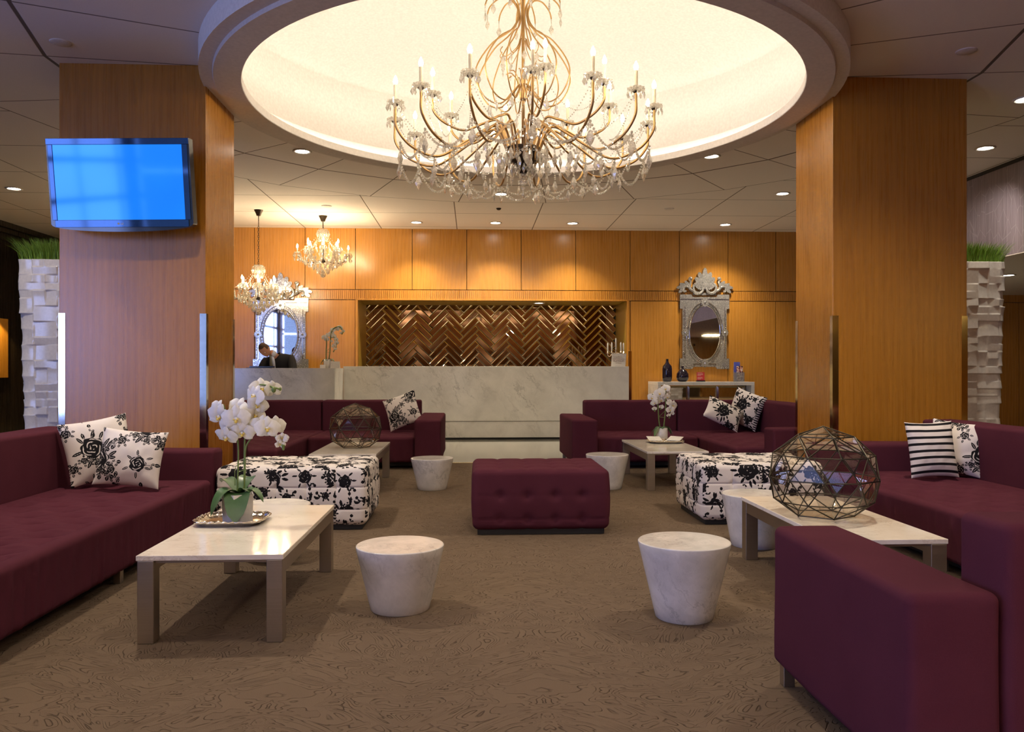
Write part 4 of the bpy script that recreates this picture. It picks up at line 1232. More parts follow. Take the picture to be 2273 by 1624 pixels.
# ================================================================== TRAYS
def tray(cx, cy, w, d, yaw, label):
    t = thing('serving_tray', label, 'tray', (cx, cy, TT), (0, 0, yaw))
    mb = MB(); N = 120

    def outline(s, wob, z):
        L = []
        for k in range(N):
            a = 2 * PI * k / N; e = 5.0
            c, s_ = math.cos(a), math.sin(a); rr = (abs(c) ** e + abs(s_) ** e) ** (-1 / e)
            wv = 1 + wob * math.sin(16 * a)
            L.append((c * rr * w / 2 * s * wv, s_ * rr * d / 2 * s * wv, z + (0.0025 * math.sin(32 * a) if wob else 0)))
        return L
    rings = [outline(0.80, 0, 0.0), outline(0.82, 0, 0.001), outline(0.97, 0.006, 0.020), outline(1.0, 0.012, 0.024), outline(1.0, 0.012, 0.021), outline(0.97, 0.006, 0.016), outline(0.80, 0, 0.005), ]
    V = [p for r in rings for p in r]
    Fc = [tuple(range(N))[::-1]] + [(i * N + k, i * N + (k + 1) % N, (i + 1) * N + (k + 1) % N, (i + 1) * N + k) for i in range(len(rings) - 1) for k in range(N)] + [tuple((len(rings) - 1) * N + k for k in range(N))]
    # outside wall then inside: order rings outward-up then back
    order = rings
    mb.add(V, Fc); put('dish', mb, SILVER, t, True, world=False, angle=50)
    mb = MB(); mb.tube(outline(0.985, 0.016, 0.024), [0.0045 + 0.0022 * math.sin(k * 1.9) for k in range(N)], 6, closed=True)
    for k in range(0, N, 6):
        p_ = outline(0.955, 0.0, 0.020)[k]; mb.ball(p_, 0.006, 6, 4)
    put('scrolled_rim', mb, SILVER, t, True, world=False)
    return t


g = at_z(517, 1158, TT)
tray(g.x, g.y, 0.335, 0.30, 0.0, 'silver scroll-edged tray under the orchid on the left marble table')
g2 = at_z(1477, 982, TT)
tray(g2.x, g2.y, 0.36, 0.27, 0.0, 'silver scroll-edged tray under the orchid on the far right marble table')
# folded papers on the far tray
for dx, yaw, lab in ((-0.11, 0.1, 'folded white paper on the left side of the far tray'), (0.11, -0.5, 'folded white paper on the right side of the far tray')):
    mb = MB()
    mb.add([(-0.07, -0.07, 0), (0.07, -0.07, 0), (0.08, 0.06, 0.03), (-0.06, 0.07, 0.035), (-0.07, -0.07, 0.004), (0.07, -0.07, 0.004), (0.08, 0.06, 0.034), (-0.06, 0.07, 0.039)],
           [(0, 3, 2, 1), (4, 5, 6, 7), (0, 1, 5, 4), (1, 2, 6, 5), (2, 3, 7, 6), (3, 0, 4, 7)])
    o = put('folded_paper', mb, PAPER); o.location = (g2.x + dx, g2.y + 0.05, TT + 0.020); o.rotation_euler = (0, 0, yaw); tag(o, lab, 'paper')


# ================================================================== ORCHIDS
def flower_mb(mb, c, d, s, roll=0.0, closed=0.0):
    """phalaenopsis bloom at c facing direction d, size s"""
    d = Vector(d).normalized(); q = d.to_track_quat('Z', 'Y').to_matrix().to_4x4()
    Mx = Matrix.Translation(c) @ q @ Matrix.Rotation(roll, 4, 'Z')
    st = len(mb.v)
    for ang, L, w, cup in ((PI / 2, 0.52, 0.20, 0.10), (PI / 2 + 2.2, 0.50, 0.19, 0.08), (PI / 2 - 2.2, 0.50, 0.19, 0.08), (0.18, 0.56, 0.33, 0.16), (PI - 0.18, 0.56, 0.33, 0.16)):
        nu, nv = 6, 5; V = []
        for i in range(nu + 1):
            u = i / nu; ww = w * math.sin(PI * min(1, 0.12 + u * 0.86)) ** 0.75
            for j in range(nv):
                v = -1 + 2 * j / (nv - 1)
                x = u * L; y = v * ww; z = (cup + closed) * u * (1 - 0.9 * u) - 0.05 * v * v + 0.03 * math.sin(5 * u + v)
                z += closed * u * 0.6
                V.append((s * (x * math.cos(ang) - y * math.sin(ang)), s * (x * math.sin(ang) + y * math.cos(ang)), s * z))
        Fc = [(i * nv + j, (i + 1) * nv + j, (i + 1) * nv + j + 1, i * nv + j + 1) for i in range(nu) for j in range(nv - 1)]
        mb.add(V, Fc, 0)
    mb.ball((0, 0, s * 0.08), s * 0.07, 6, 4, mi=0)
    mb.ball((0, -s * 0.10, s * 0.12), s * 0.075, 6, 4, mi=1); mb.ball((s * 0.07, -s * 0.02, s * 0.12), s * 0.04, 6, 4, mi=1); mb.ball((-s * 0.07, -s * 0.02, s * 0.12), s * 0.04, 6, 4, mi=1)
    mb.xf(Mx, st)


def leaf_mb(mb, base, yaw, L, w, rise, droop):
    n, m = 10, 5; V = []
    ca, sa = math.cos(yaw), math.sin(yaw)
    for i in range(n + 1):
        u = i / n; r = L * u * (1 - 0.18 * u); z = rise * math.sin(u * PI * 0.6) - droop * u * u
        ww = w * min(1.0, 0.45 + 1.1 * u) * max(0.0, 1 - u ** 4) ** 0.5 + 0.001
        for j in range(m):
            v = -1 + 2 * j / (m - 1)
            V.append((base[0] + r * ca - v * ww * sa, base[1] + r * sa + v * ww * ca, base[2] + z + 0.22 * ww * v * v))
    k = len(V); V += [(a, b, c - 0.0025) for a, b, c in V]
    Fc = [(i * m + j, (i + 1) * m + j, (i + 1) * m + j + 1, i * m + j + 1) for i in range(n) for j in range(m - 1)]
    Fc += [tuple(k + a for a in f[::-1]) for f in Fc]
    mb.add(V, Fc)


def orchid(label, loc, S, pot, stems, flowers, leaves, buds, potrot=0.0, fs=0.095):
    """everything given in the plane seen from the room's front: (x, z) metres from the pot base, y = depth"""
    t = thing('potted_orchid', label, 'orchid', loc, group='white orchids in white pots')
    kind, rb, rt, hp = pot
    mb = MB(); seg = {'pent': 5, 'square': 4, 'round': 24}[kind]
    prof = [(0.0, 0.0), (rb, 0.0), (rt, hp), (rt - 0.006, hp + 0.001), (rt - 0.012, hp - 0.012), (0.0, hp - 0.014)]
    st = len(mb.v); mb.lathe(prof, seg); mb.xf(Matrix.Rotation(potrot, 4, 'Z'), st); put('pot', mb, POTW, t, kind == 'round', world=False)
    mb = MB(); mb.lathe([(0.0, hp - 0.008), (rt * 0.86, hp - 0.013)], max(seg, 5)); mb.xf(Matrix.Rotation(potrot, 4, 'Z')); put('potting_bark', mb, SOIL, t, world=False)
    for yaw, L, w, rise, droop in leaves:
        mb = MB(); leaf_mb(mb, (0, 0, hp - 0.005), yaw, L, w, rise, droop); put('leaf', mb, LEAF, t, True, world=False)
    for pts, r in stems:
        mb = MB(); mb.tube(ease(pts, 7), r, 6); put('stem', mb, STEM, t, True, world=False)
    for (x, y, z, dx, dy, dz, s, cl) in flowers:
        mb = MB(); flower_mb(mb, (x, y, z), (dx, dy, dz), fs * s, RNG.uniform(-0.5, 0.5), cl); put('flower', mb, [PETAL, LIP], t, True, world=False)
    for (x, y, z, r) in buds:
        mb = MB(); mb.ball((x, y, z), r, 8, 6, sz=1.3); put('bud', mb, STEM, t, True, world=False)
    return t


# big orchid on the left table: 1 px = 1/465 m there
g = at_z(522, 1163, TT); k = g.y / F_PX


def O(px, py, y=0.0): return ((px - 522) * k, y, (1163 - py) * k)


FL = []
for px, py, y, dx, dz, s, cl in ((571, 870, 0, 0.5, 0.3, 1.0, 0), (560, 885, -0.03, -0.5, 0.1, 0.95, 0), (592, 873, 0.02, 0.9, 0.2, 0.8, 0.25), (565, 905, -0.02, 0.3, -0.4, 0.9, 0.1),
                                  (520, 912, 0, -0.3, 0.4, 0.95, 0.1), (522, 935, -0.05, 0.1, -0.1, 1.15, 0), (541, 923, 0.02, 0.4, 0.2, 0.8, 0.2), (557, 928, 0.0, 0.7, -0.1, 0.9, 0.15),
                                  (479, 915, 0, -0.6, 0.3, 0.8, 0.3), (484, 930, -0.03, -0.3, -0.2, 1.1, 0.1), (499, 941, 0.0, -0.3, -0.5, 0.8, 0.2), (502, 958, 0.02, -0.2, -0.4, 1.0, 0.1), (497, 975, -0.02, -0.3, -0.7, 1.0, 0),
                                  (532, 965, -0.02, 0.0, -0.5, 1.05, 0.1), (547, 955, 0.0, 0.4, -0.3, 0.9, 0.1), (572, 955, -0.02, 0.2, -0.1, 1.05, 0), (588, 957, -0.04, 0.3, 0.1, 1.05, 0), (602, 953, 0.0, 0.8, 0.1, 0.9, 0.1), (616, 978, 0.0, 0.3, -0.3, 0.55, 0.5), (612, 992, 0.0, 0.3, -0.6, 0.45, 0.4)):
    x, y_, z = O(px, py, y); FL.append((x, y_, z, dx, -1.0, dz, s, cl))
hp = 0.135
stems = [([(-0.01, 0, hp - 0.02), O(519, 1060), O(520, 1000), O(514, 960), O(497, 930), O(487, 905)], 0.0045),
         ([(0.02, 0, hp - 0.02), O(533, 1060), O(534, 990), O(537, 930), O(546, 890), O(565, 862), O(600, 868), O(610, 871)], 0.0045),
         ([(0.02, 0.01, hp - 0.02), O(535, 1050), O(536, 1005), O(545, 985), O(560, 968), O(594, 972), O(612, 990), O(620, 1002)], 0.0040),
         ([O(520, 1056), O(534, 1050), O(538, 1053)], 0.0018), ([O(513, 1085), O(514, 1045), O(530, 1035), O(535, 1010)], 0.0018)]
leaves = [(-2.55, 0.17, 0.062, 0.07, 0.16), (-1.45, 0.15, 0.062, 0.05, 0.17), (-0.25, 0.16, 0.030, 0.06, 0.09), (1.3, 0.14, 0.045, 0.09, 0.02), (2.6, 0.15, 0.04, 0.09, 0.03), (-0.65, 0.10, 0.035, 0.05, 0.03)]
buds = [(*O(612, 871), 0.007), (*O(600, 872, -0.02), 0.012), (*O(619, 996), 0.011), (*O(619, 1003), 0.008), (*O(614, 987), 0.009)]
orchid('white orchid in a faceted white pot on the tray of the left marble table', (g.x, g.y + 0.068, TT + 0.0055), 1, ('pent', 0.078, 0.082, hp), stems, FL, leaves, buds, potrot=-PI / 2 - 0.03, fs=0.112)

# orchid on the far right table
g = at_z(1472, 977, TT); k = g.y / F_PX


def O(px, py, y=0.0): return ((px - 1472) * k, y, (982 - py) * k)


FL = []
for px, py, y, dx, dz, s, cl in ((1480, 868, 0, -0.3, 0.3, 1.0, 0), (1486, 879, 0.02, 0.5, 0.0, 0.9, 0), (1466, 878, -0.02, -0.2, 0.1, 1.1, 0), (1450, 888, 0, -0.4, 0, 1.0, 0), (1470, 893, 0.02, 0.1, -0.2, 1.0, 0), (1484, 886, 0, 0.4, -0.2, 0.8, 0),
                                  (1455, 899, 0, -0.3, -0.4, 0.8, 0.1), (1455, 911, 0, -0.2, -0.5, 0.5, 0.5), (1470, 907, 0, 0.1, -0.5, 0.55, 0.5), (1488, 899, 0, 0.3, 0.3, 0.7, 0.2), (1497, 905, 0, 0.5, -0.1, 1.0, 0.1), (1490, 914, -0.02, 0, -0.3, 0.9, 0.2), (1487, 926, 0, 0, -0.5, 0.45, 0.5), (1495, 922, 0, 0.2, -0.5, 0.45, 0.5)):
    x, y_, z = O(px, py, y); FL.append((x, y_, z, dx, -1.0, dz, s, cl))
stems = [([(-0.02, 0, 0.12), O(1465, 935), O(1463, 905), O(1458, 885), O(1450, 880)], 0.0065), ([(0.02, 0, 0.12), O(1478, 940), O(1481, 905), O(1480, 880), O(1484, 865)], 0.0065),
         ([O(1480, 900), O(1490, 895), O(1493, 912), O(1490, 932)], 0.004), ([O(1466, 930), O(1480, 917)], 0.0025), ([O(1465, 931), O(1480, 933)], 0.0025)]
leaves = [(PI + 0.5, 0.13, 0.035, 0.05, 0.14), (PI - 0.2, 0.16, 0.03, 0.04, 0.16), (-0.3, 0.15, 0.028, 0.05, 0.13), (0.3, 0.14, 0.03, 0.05, 0.12), (-1.7, 0.08, 0.03, 0.03, 0.03)]
buds = [(*O(1489, 933), 0.008), (*O(1491, 928), 0.010), (*O(1456, 917), 0.010), (*O(1470, 913), 0.009)]
orchid('white orchid in a rounded white pot on the far right marble table', (g.x, g.y + 0.06, TT + 0.0055), 1, ('round', 0.064, 0.062, 0.125), stems, FL, leaves, buds, fs=0.105)

# orchid on the reception desk
g = at_y(727, 815, 12.33); k = 12.33 / F_PX * 1.02


def O(px, py, y=0.0): return ((px - 724) * k, y, (815 - py) * k)


FL = []
for px, py, y, dx, dz, s, cl in ((750, 728, 0, 0.2, 0.2, 1.0, 0), (744, 731, 0, -0.3, 0, 0.9, 0), (757, 735, 0, 0.5, -0.2, 0.6, 0.3), (753, 739, 0, 0.2, -0.5, 0.5, 0.4), (735, 733, 0, -0.2, 0.3, 1.0, 0), (732, 741, 0, 0.1, 0.1, 1.0, 0), (724, 745, 0, -0.3, 0.1, 1.0, 0), (716, 749, 0, -0.5, 0, 1.0, 0), (722, 753, 0, 0, -0.3, 0.9, 0),
                                  (737, 746, 0, 0.3, 0, 0.9, 0), (742, 753, 0, 0.4, -0.2, 0.8, 0.1), (743, 760, 0, 0.3, -0.3, 0.8, 0.1), (738, 767, 0, -0.1, -0.3, 0.9, 0.1), (741, 773, 0, 0.1, -0.6, 0.6, 0.3), (733, 757, 0, 0, -0.2, 0.5, 0.4)):
    x, y_, z = O(px, py, y); FL.append((x, y_, z, dx, -1.0, dz, s, cl))
stems = [([(-0.02, 0, 0.12), O(721, 780), O(722, 755), O(718, 748)], 0.008), ([(0.02, 0, 0.12), O(729, 780), O(731, 745), O(737, 730), O(750, 726), O(757, 737), O(754, 742)], 0.008),
         ([O(731, 750), O(742, 750), O(743, 768), O(737, 779)], 0.005), ([O(721, 779), O(729, 772)], 0.003), ([O(721, 780), O(729, 782)], 0.003)]
leaves = [(PI, 0.13, 0.035, 0.03, 0.12), (-0.2, 0.15, 0.035, 0.05, 0.13), (-1.5, 0.08, 0.03, 0.02, 0.03)]
orchid('white orchid in a white pot on the reception desk, beside the clerk', (g.x, 12.33, 1.1425), 1, ('round', 0.055, 0.062, 0.13), stems, FL, leaves, [(*O(737, 779), 0.010), (*O(755, 741), 0.010)], fs=0.085)

# cards, monitor on the desk ------------------------------------------
def card(px0, px1, h, y, z, label, lean=0.12, nm='tent_card'):
    a, b = at_y(px0, 810, y).x, at_y(px1, 810, y).x
    mb = MB(); mb.add([(a, y, z), (b, y, z), (b, y + lean * h, z + h), (a, y + lean * h, z + h), (a, y + 2 * lean * h + 0.03, z), (b, y + 2 * lean * h + 0.03, z)], [(0, 1, 2, 3), (3, 2, 5, 4), (0, 4, 5, 1), (0, 3, 4), (1, 5, 2)])
    o = put(nm, mb, PAPER); tag(o, label, 'card'); return o


card(710, 722, 0.050, 12.22, 1.1425, 'small folded white card left of the orchid pot on the reception desk')
card(733, 740, 0.105, 12.27, 1.1425, 'narrow white card just right of the orchid pot on the reception desk')
card(740, 754, 0.100, 12.24, 1.1425, 'wider white card at the right end of the reception desk')
a, b = at_y(549, 813, 12.36).x, at_y(606, 813, 12.36).x
t = thing('laptop', 'dark computer screen top lying in front of the clerk on the reception desk', 'computer', ((a + b) / 2, 12.38, 1.1425))
mb = MB(); mb.bbox(a, b, 12.30, 12.47, 1.1425, 1.152, 0.002); put('keyboard_base', mb, BLACKG, t)
mb = MB(); mb.bbox(a, b, 12.462, 12.472, 1.1525, 1.172, 0.002); put('lid', mb, BLACKG, t)

# candelabra and platinum sign on the counter -------------------------
cxn = at_y(1367, 800, 13.30).x
t = thing('candelabra', 'silver five-arm candelabra with white candles on the right end of the counter', 'candelabra', (cxn, 13.30, 1.1725))
mb = MB(); mb.lathe([(0.0, 0.0), (0.07, 0.0), (0.065, 0.012), (0.02, 0.03), (0.012, 0.08), (0.02, 0.13), (0.010, 0.16), (0.012, 0.24), (0.020, 0.25), (0.010, 0.27), (0.022, 0.30), (0.010, 0.31)], 16, (cxn, 13.30, 1.1725)); put('shaft', mb, SILVER, t, True)
for i, dx in enumerate((-0.135, -0.072, 0.0, 0.078, 0.128)):
    zc_ = 1.1725 + (0.31 if dx == 0 else 0.235 + (0.01 if abs(dx) < 0.1 else 0))
    if dx:
        mb = MB(); dy_ = -0.03 if abs(dx) < 0.1 else 0.0
        mb.tube(ease([(cxn, 13.30, 1.1725 + 0.20), (cxn + dx * 0.35, 13.30 + dy_, 1.1725 + 0.225), (cxn + dx * 0.75, 13.30 + dy_, 1.1725 + 0.165), (cxn + dx, 13.30 + dy_, 1.1725 + 0.19), (cxn + dx, 13.30 + dy_, zc_ - 0.01)], 5), 0.006, 6)
        mb.lathe([(0.0, -0.02), (0.022, -0.018), (0.024, -0.012), (0.012, -0.01), (0.014, 0.015)], 12, (cxn + dx, 13.30 + dy_, zc_))
        put('arm', mb, SILVER, t, True)
    else: dy_ = 0
    mb = MB(); mb.lathe([(0.0, 0.0), (0.0125, 0.0), (0.0115, 0.135), (0.004, 0.155), (0.0, 0.16)], 12, (cxn + dx, 13.30 + dy_, zc_)); put('candle', mb, CANDLEW, t, True)
a, b = at_y(1356.5, 800, 13.05).x, at_y(1388, 800, 13.05).x; w = b - a; zs = 1.1725
t = thing('counter_sign', 'white upright sign reading PLATINUM in front of the candelabra', 'sign', ((a + b) / 2, 13.05, zs))
mb = MB(); sh = 0.018
mb.add([(a, 13.05, zs), (b, 13.05, zs), (b + sh, 13.06, zs + 0.208), (a + sh, 13.06, zs + 0.208), (a, 13.056, zs), (b, 13.056, zs), (b + sh, 13.066, zs + 0.208), (a + sh, 13.066, zs + 0.208)], [(0, 1, 2, 3), (7, 6, 5, 4), (0, 4, 5, 1), (1, 5, 6, 2), (2, 6, 7, 3), (3, 7, 4, 0)])
put('panel', mb, PAPER, t)
mb = MB(); mb.bbox(a + 0.02, b - 0.02, 13.06, 13.10, zs, zs + 0.02, 0.002); put('foot', mb, ACRYL, t)
mb = MB(); mb.box(a + 0.026, b - 0.012, 13.050, 13.053, zs + 0.117, zs + 0.122); put('rule_line', mb, INK, t)


def text(name, s, size, loc, mat, parent, rot=(PI / 2, 0, 0), ext=0.0006, world=True):
    cu = bpy.data.curves.new(name, 'FONT'); cu.body = s; cu.size = size; cu.extrude = ext; cu.align_x = 'CENTER'
    tmp = bpy.data.objects.new(name, cu); COL.objects.link(tmp)
    dg = bpy.context.evaluated_depsgraph_get(); me = bpy.data.meshes.new_from_object(tmp.evaluated_get(dg))
    bpy.data.objects.remove(tmp); me.materials.clear(); me.materials.append(mat)
    o = bpy.data.objects.new(name, me); COL.objects.link(o); o.rotation_euler = rot
    o.parent = parent; L = ROOTLOC[parent.name] if world else (0, 0, 0); o.location = tuple(loc[i] - L[i] for i in range(3)); return o


text('lettering', 'PLATINUM', 0.037, ((a + b) / 2 + 0.008, 13.0515, zs + 0.074), INK, t)
text('lettering', 'MEMBERS', 0.024, ((a + b) / 2 + 0.006, 13.050, zs + 0.044), GREYINK, t)
mb = MB(); pts = [(a + 0.045 + 0.0052 * k, 13.053, zs + 0.148 + 0.010 * math.sin(k * 1.35) + (0.012 if k in (3, 4, 15) else 0)) for k in range(28)]
mb.tube(ease(pts, 3), 0.0016, 4); put('script_line', mb, GREYINK, t)


# ================================================================== BIG CHANDELIER
def drop_mb(mb, p, s, flat=0.45, seg=6):
    """faceted kite-shaped crystal hanging from p"""
    st = len(mb.v)
    mb.lathe([(0.0, 0.0), (0.10 * s, -0.06 * s), (0.32 * s, -0.55 * s), (0.22 * s, -0.80 * s), (0.0, -1.15 * s)], seg)
    a = RNG.uniform(0, PI)
    mb.xf(Matrix.Translation(p) @ Matrix.Rotation(a, 4, 'Z') @ Matrix.Diagonal((1, flat, 1, 1)), st)


def chain_mb(mb, a, b, sag, n, r, seg=5, rings=4):
    a, b = Vector(a), Vector(b)
    for i in range(n + 1):
        t = i / n; p = a.lerp(b, t); p.z -= sag * 4 * t * (1 - t); mb.ball(tuple(p), r, seg, rings)


def bobeche(mb, c, r, n=10):
    """scalloped glass drip pan"""
    V, Fc = [], []; N = 40
    for rr, zz, sc in ((0.012, -0.004, 0), (r * 0.6, -0.002, 0.02), (r, 0.012, 0.10), (r, 0.016, 0.10), (r * 0.6, 0.004, 0.02), (0.012, 0.002, 0)):
        for k in range(N):
            a = 2 * PI * k / N; q = rr * (1 + sc * math.cos(n * a)); V.append((c[0] + q * math.cos(a), c[1] + q * math.sin(a), c[2] + zz * (r / 0.05)))
    for i in range(5):
        for k in range(N): Fc.append((i * N + k, i * N + (k + 1) % N, (i + 1) * N + (k + 1) % N, (i + 1) * N + k))
    mb.add(V, Fc)


CX_, CY_ = RC[0] + 0.005, RC[1]
ch = thing('chandelier', 'huge gilt chandelier with crystal drops and bead swags under the round recess', 'chandelier', (CX_, CY_, 2.70))


def C(r, a, z): return (CX_ + r * math.cos(a), CY_ + r * math.sin(a), z)


def arm(a, R, zcup, rdip, zdip, zrise, candle_h, rpeak):
    pts = [C(0.13, a, 2.93), C(0.15, a, 3.05), C(rpeak, a, zrise), C(rpeak + (rdip - rpeak) * 0.45, a, (zrise + zdip) / 2 + 0.02), C(rdip, a, zdip), C(rdip + (R - rdip) * 0.62, a, zdip + 0.055), C(R - 0.012, a, zdip + (zcup - zdip) * 0.50), C(R, a, zcup - 0.06), C(R, a, zcup)]
    mb = MB(); mb.tube(ease(pts, 6), 0.0105, 8); o = put('arm', mb, GOLD, ch, True)
    c = C(R, a, zcup)
    mb = MB(); mb.lathe([(0.0, -0.012), (0.018, -0.012), (0.026, 0.0), (0.022, 0.006), (0.0, 0.006)], 14, c); put('candle_cup', mb, BRONZE, o, True)
    mb = MB(); bobeche(mb, (c[0], c[1], c[2] + 0.006), 0.066)
    for k in range(8):
        b = 2 * PI * k / 8; q = (c[0] + 0.066 * math.cos(b), c[1] + 0.066 * math.sin(b), c[2] + 0.012)
        mb.ball(q, 0.006, 5, 4); drop_mb(mb, (q[0], q[1], q[2] - 0.008), 0.042 if k % 2 else 0.055, 0.5, 5)
    put('glass_drip_pan', mb, CRYSTAL, o)
    mb = MB(); mb.lathe([(0.0, 0.0), (0.0145, 0.0), (0.0145, candle_h), (0.0, candle_h)], 12, (c[0], c[1], c[2] + 0.01)); put('candle_sleeve', mb, CANDLE, o, True, angle=40)
    mb = MB(); mb.lathe([(0.0, 0.0), (0.012, 0.002), (0.019, 0.022), (0.015, 0.045), (0.005, 0.068), (0.0, 0.075)], 8, (c[0], c[1], c[2] + 0.01 + candle_h)); put('bulb', mb, BULB, o, True)
    return o


OUT = [-PI / 2 + 2 * PI * k / 15 for k in range(15)]
INN = [-PI / 2 + math.radians(9) + 2 * PI * k / 8 for k in range(8)]
for a in OUT: arm(a, 1.13, 3.30, 0.76, 2.91, 3.215, 0.155, 0.26)
for a in INN: arm(a, 0.79, 3.455, 0.52, 3.175, 3.27, 0.155, 0.22)
mb = MB(); mb.lathe([(0.0, -0.17), (0.03, -0.165), (0.05, -0.11), (0.115, -0.06), (0.145, 0.03), (0.152, 0.045), (0.148, 0.055), (0.13, 0.04), (0.0, 0.02)], 28, (CX_, CY_, 2.995)); put('basket', mb, BRONZE, ch, True, angle=40)
mb = MB(); mb.lathe([(0.014, 2.84), (0.014, 4.66)], 10, (CX_, CY_, 0)); put('centre_rod', mb, GOLD, ch, True)
mb = MB(); mb.lathe([(0.0, 0.0), (0.03, -0.005), (0.012, -0.03), (0.0, -0.03)], 14, (CX_, CY_, 2.83)); mb.ball((CX_, CY_, 2.755), 0.034, 14, 10); mb.ball((CX_, CY_, 2.70), 0.018, 10, 8); drop_mb(mb, (CX_, CY_, 2.69), 0.09); put('crystal_finial', mb, CRYSTAL, ch, True)
mb = MB(); mb.lathe([(0.0, -0.06), (0.05, -0.055), (0.09, -0.02), (0.10, 0.0), (0.0, 0.0)], 20, (CX_, CY_, 4.672)); put('canopy', mb, GOLD, ch, True)
# onion cage
for k in range(12):
    a = 2 * PI * k / 12 + 0.13
    pts = [C(0.04, a, 3.60), C(0.10, a, 3.53), C(0.20, a, 3.43), C(0.33, a, 3.47), C(0.415, a, 3.62), C(0.40, a, 3.76), C(0.27, a, 3.95), C(0.12, a, 4.06), C(0.050, a, 4.17), C(0.055, a, 4.28), C(0.13, a, 4.37), C(0.23, a, 4.385), C(0.31, a, 4.33), C(0.335, a, 4.27)]
    mb = MB(); mb.tube(ease(pts, 5), 0.0065, 6); o = put('cage_rib', mb, GOLD, ch, True)
    mb = MB(); q = C(0.335, a, 4.265); chain_mb(mb, q, (q[0], q[1], q[2] - 0.05), 0, 4, 0.006); drop_mb(mb, (q[0], q[1], q[2] - 0.055), 0.075)
    put('rib_crystal', mb, CRYSTAL, o)
    mb = MB(); q = C(0.30, a, 3.45); chain_mb(mb, q, (q[0], q[1], q[2] - 0.04), 0, 3, 0.006); drop_mb(mb, (q[0], q[1], q[2] - 0.045), 0.085)
    put('rib_crystal', mb, CRYSTAL, o)
# inner small spray of gilt wires inside the cage
for k in range(10):
    a = 2 * PI * k / 10
    pts = [C(0.02, a, 3.46), C(0.05, a, 3.62), C(0.10, a, 3.70), C(0.15, a, 3.69)]
    mb = MB(); mb.tube(ease(pts, 4), 0.005, 5); put('inner_spray', mb, GOLD, ch, True)
for k in range(10):
    a = 2 * PI * k / 10 + 0.3
    pts = [C(0.03, a, 4.0), C(0.06, a, 3.92), C(0.16, a, 3.83), C(0.21, a, 3.87), C(0.19, a, 3.91)]
    mb = MB(); mb.tube(ease(pts, 4), 0.004, 5); o = put('upper_scroll', mb, GOLD, ch, True)
    mb = MB(); q = C(0.185, a, 3.83); drop_mb(mb, q, 0.07); drop_mb(mb, (q[0], q[1], q[2] - 0.09), 0.05); put('scroll_crystal', mb, CRYSTAL, o)
# bead swags and drops between the outer arms
nO = len(OUT)
for i, a in enumerate(OUT):
    b = a + 2 * PI / nO; mid = (a + b) / 2
    mb = MB(); chain_mb(mb, C(1.09, a, 2.99), C(1.09, b, 2.99), 0.17, 24, 0.0115); put('bead_swag', mb, CRYSTAL, ch)
    mb = MB(); chain_mb(mb, C(0.80, a, 2.90), C(0.80, b, 2.90), 0.14, 18, 0.0105); put('bead_swag', mb, CRYSTAL, ch)
    mb = MB(); chain_mb(mb, C(0.93, a, 2.945), C(0.93, b, 2.945), 0.10, 20, 0.0095); put('bead_swag', mb, CRYSTAL, ch)
    # strand running from the cup down along each arm
    mb = MB(); chain_mb(mb, C(1.10, a, 3.27), C(0.80, mid, 3.02), 0.09, 24, 0.0058); chain_mb(mb, C(0.80, mid, 3.02), C(1.10, b, 3.27), 0.09, 24, 0.0058); put('thin_bead_strand', mb, CRYSTAL, ch)
    for rr, zz, s in ((1.09, 2.985, 0.115), (0.80, 2.895, 0.10), (0.55, 2.93, 0.10), (0.40, 2.97, 0.09)):
        mb = MB(); q = C(rr, a, zz)
        for kk in range(3): mb.ball((q[0], q[1], q[2] - 0.008 - 0.017 * kk), 0.0085, 6, 4)
        drop_mb(mb, (q[0], q[1], q[2] - 0.06), s); put('crystal_drop', mb, CRYSTAL, ch)
    for rr, zz, s in ((0.68, 2.93, 0.085), (0.22, 2.98, 0.10)):
        mb = MB(); q = C(rr, mid, zz)
        for kk in range(3): mb.ball((q[0], q[1], q[2] - 0.008 - 0.015 * kk), 0.0075, 6, 4)
        drop_mb(mb, (q[0], q[1], q[2] - 0.055), s); put('crystal_drop', mb, CRYSTAL, ch)
mb = MB()
for i in range(8):
    a = INN[i]; b = INN[(i + 1) % 8]
    chain_mb(mb, C(0.77, a, 3.40), C(0.77, b, 3.40), 0.20, 34, 0.0055)
    drop_mb(mb, C(0.55, a, 3.15), 0.08); drop_mb(mb, C(0.40, a, 3.17), 0.08)
for k in range(16):
    a = 2 * PI * k / 16
    drop_mb(mb, C(0.16, a, 3.00), 0.09); drop_mb(mb, C(0.10, a, 2.90), 0.08)
    chain_mb(mb, C(0.15, a, 3.03), C(0.15, a + PI / 8, 3.03), 0.03, 5, 0.006)
o = put('inner_crystals', mb, CRYSTAL, ch); o['kind'] = 'stuff'


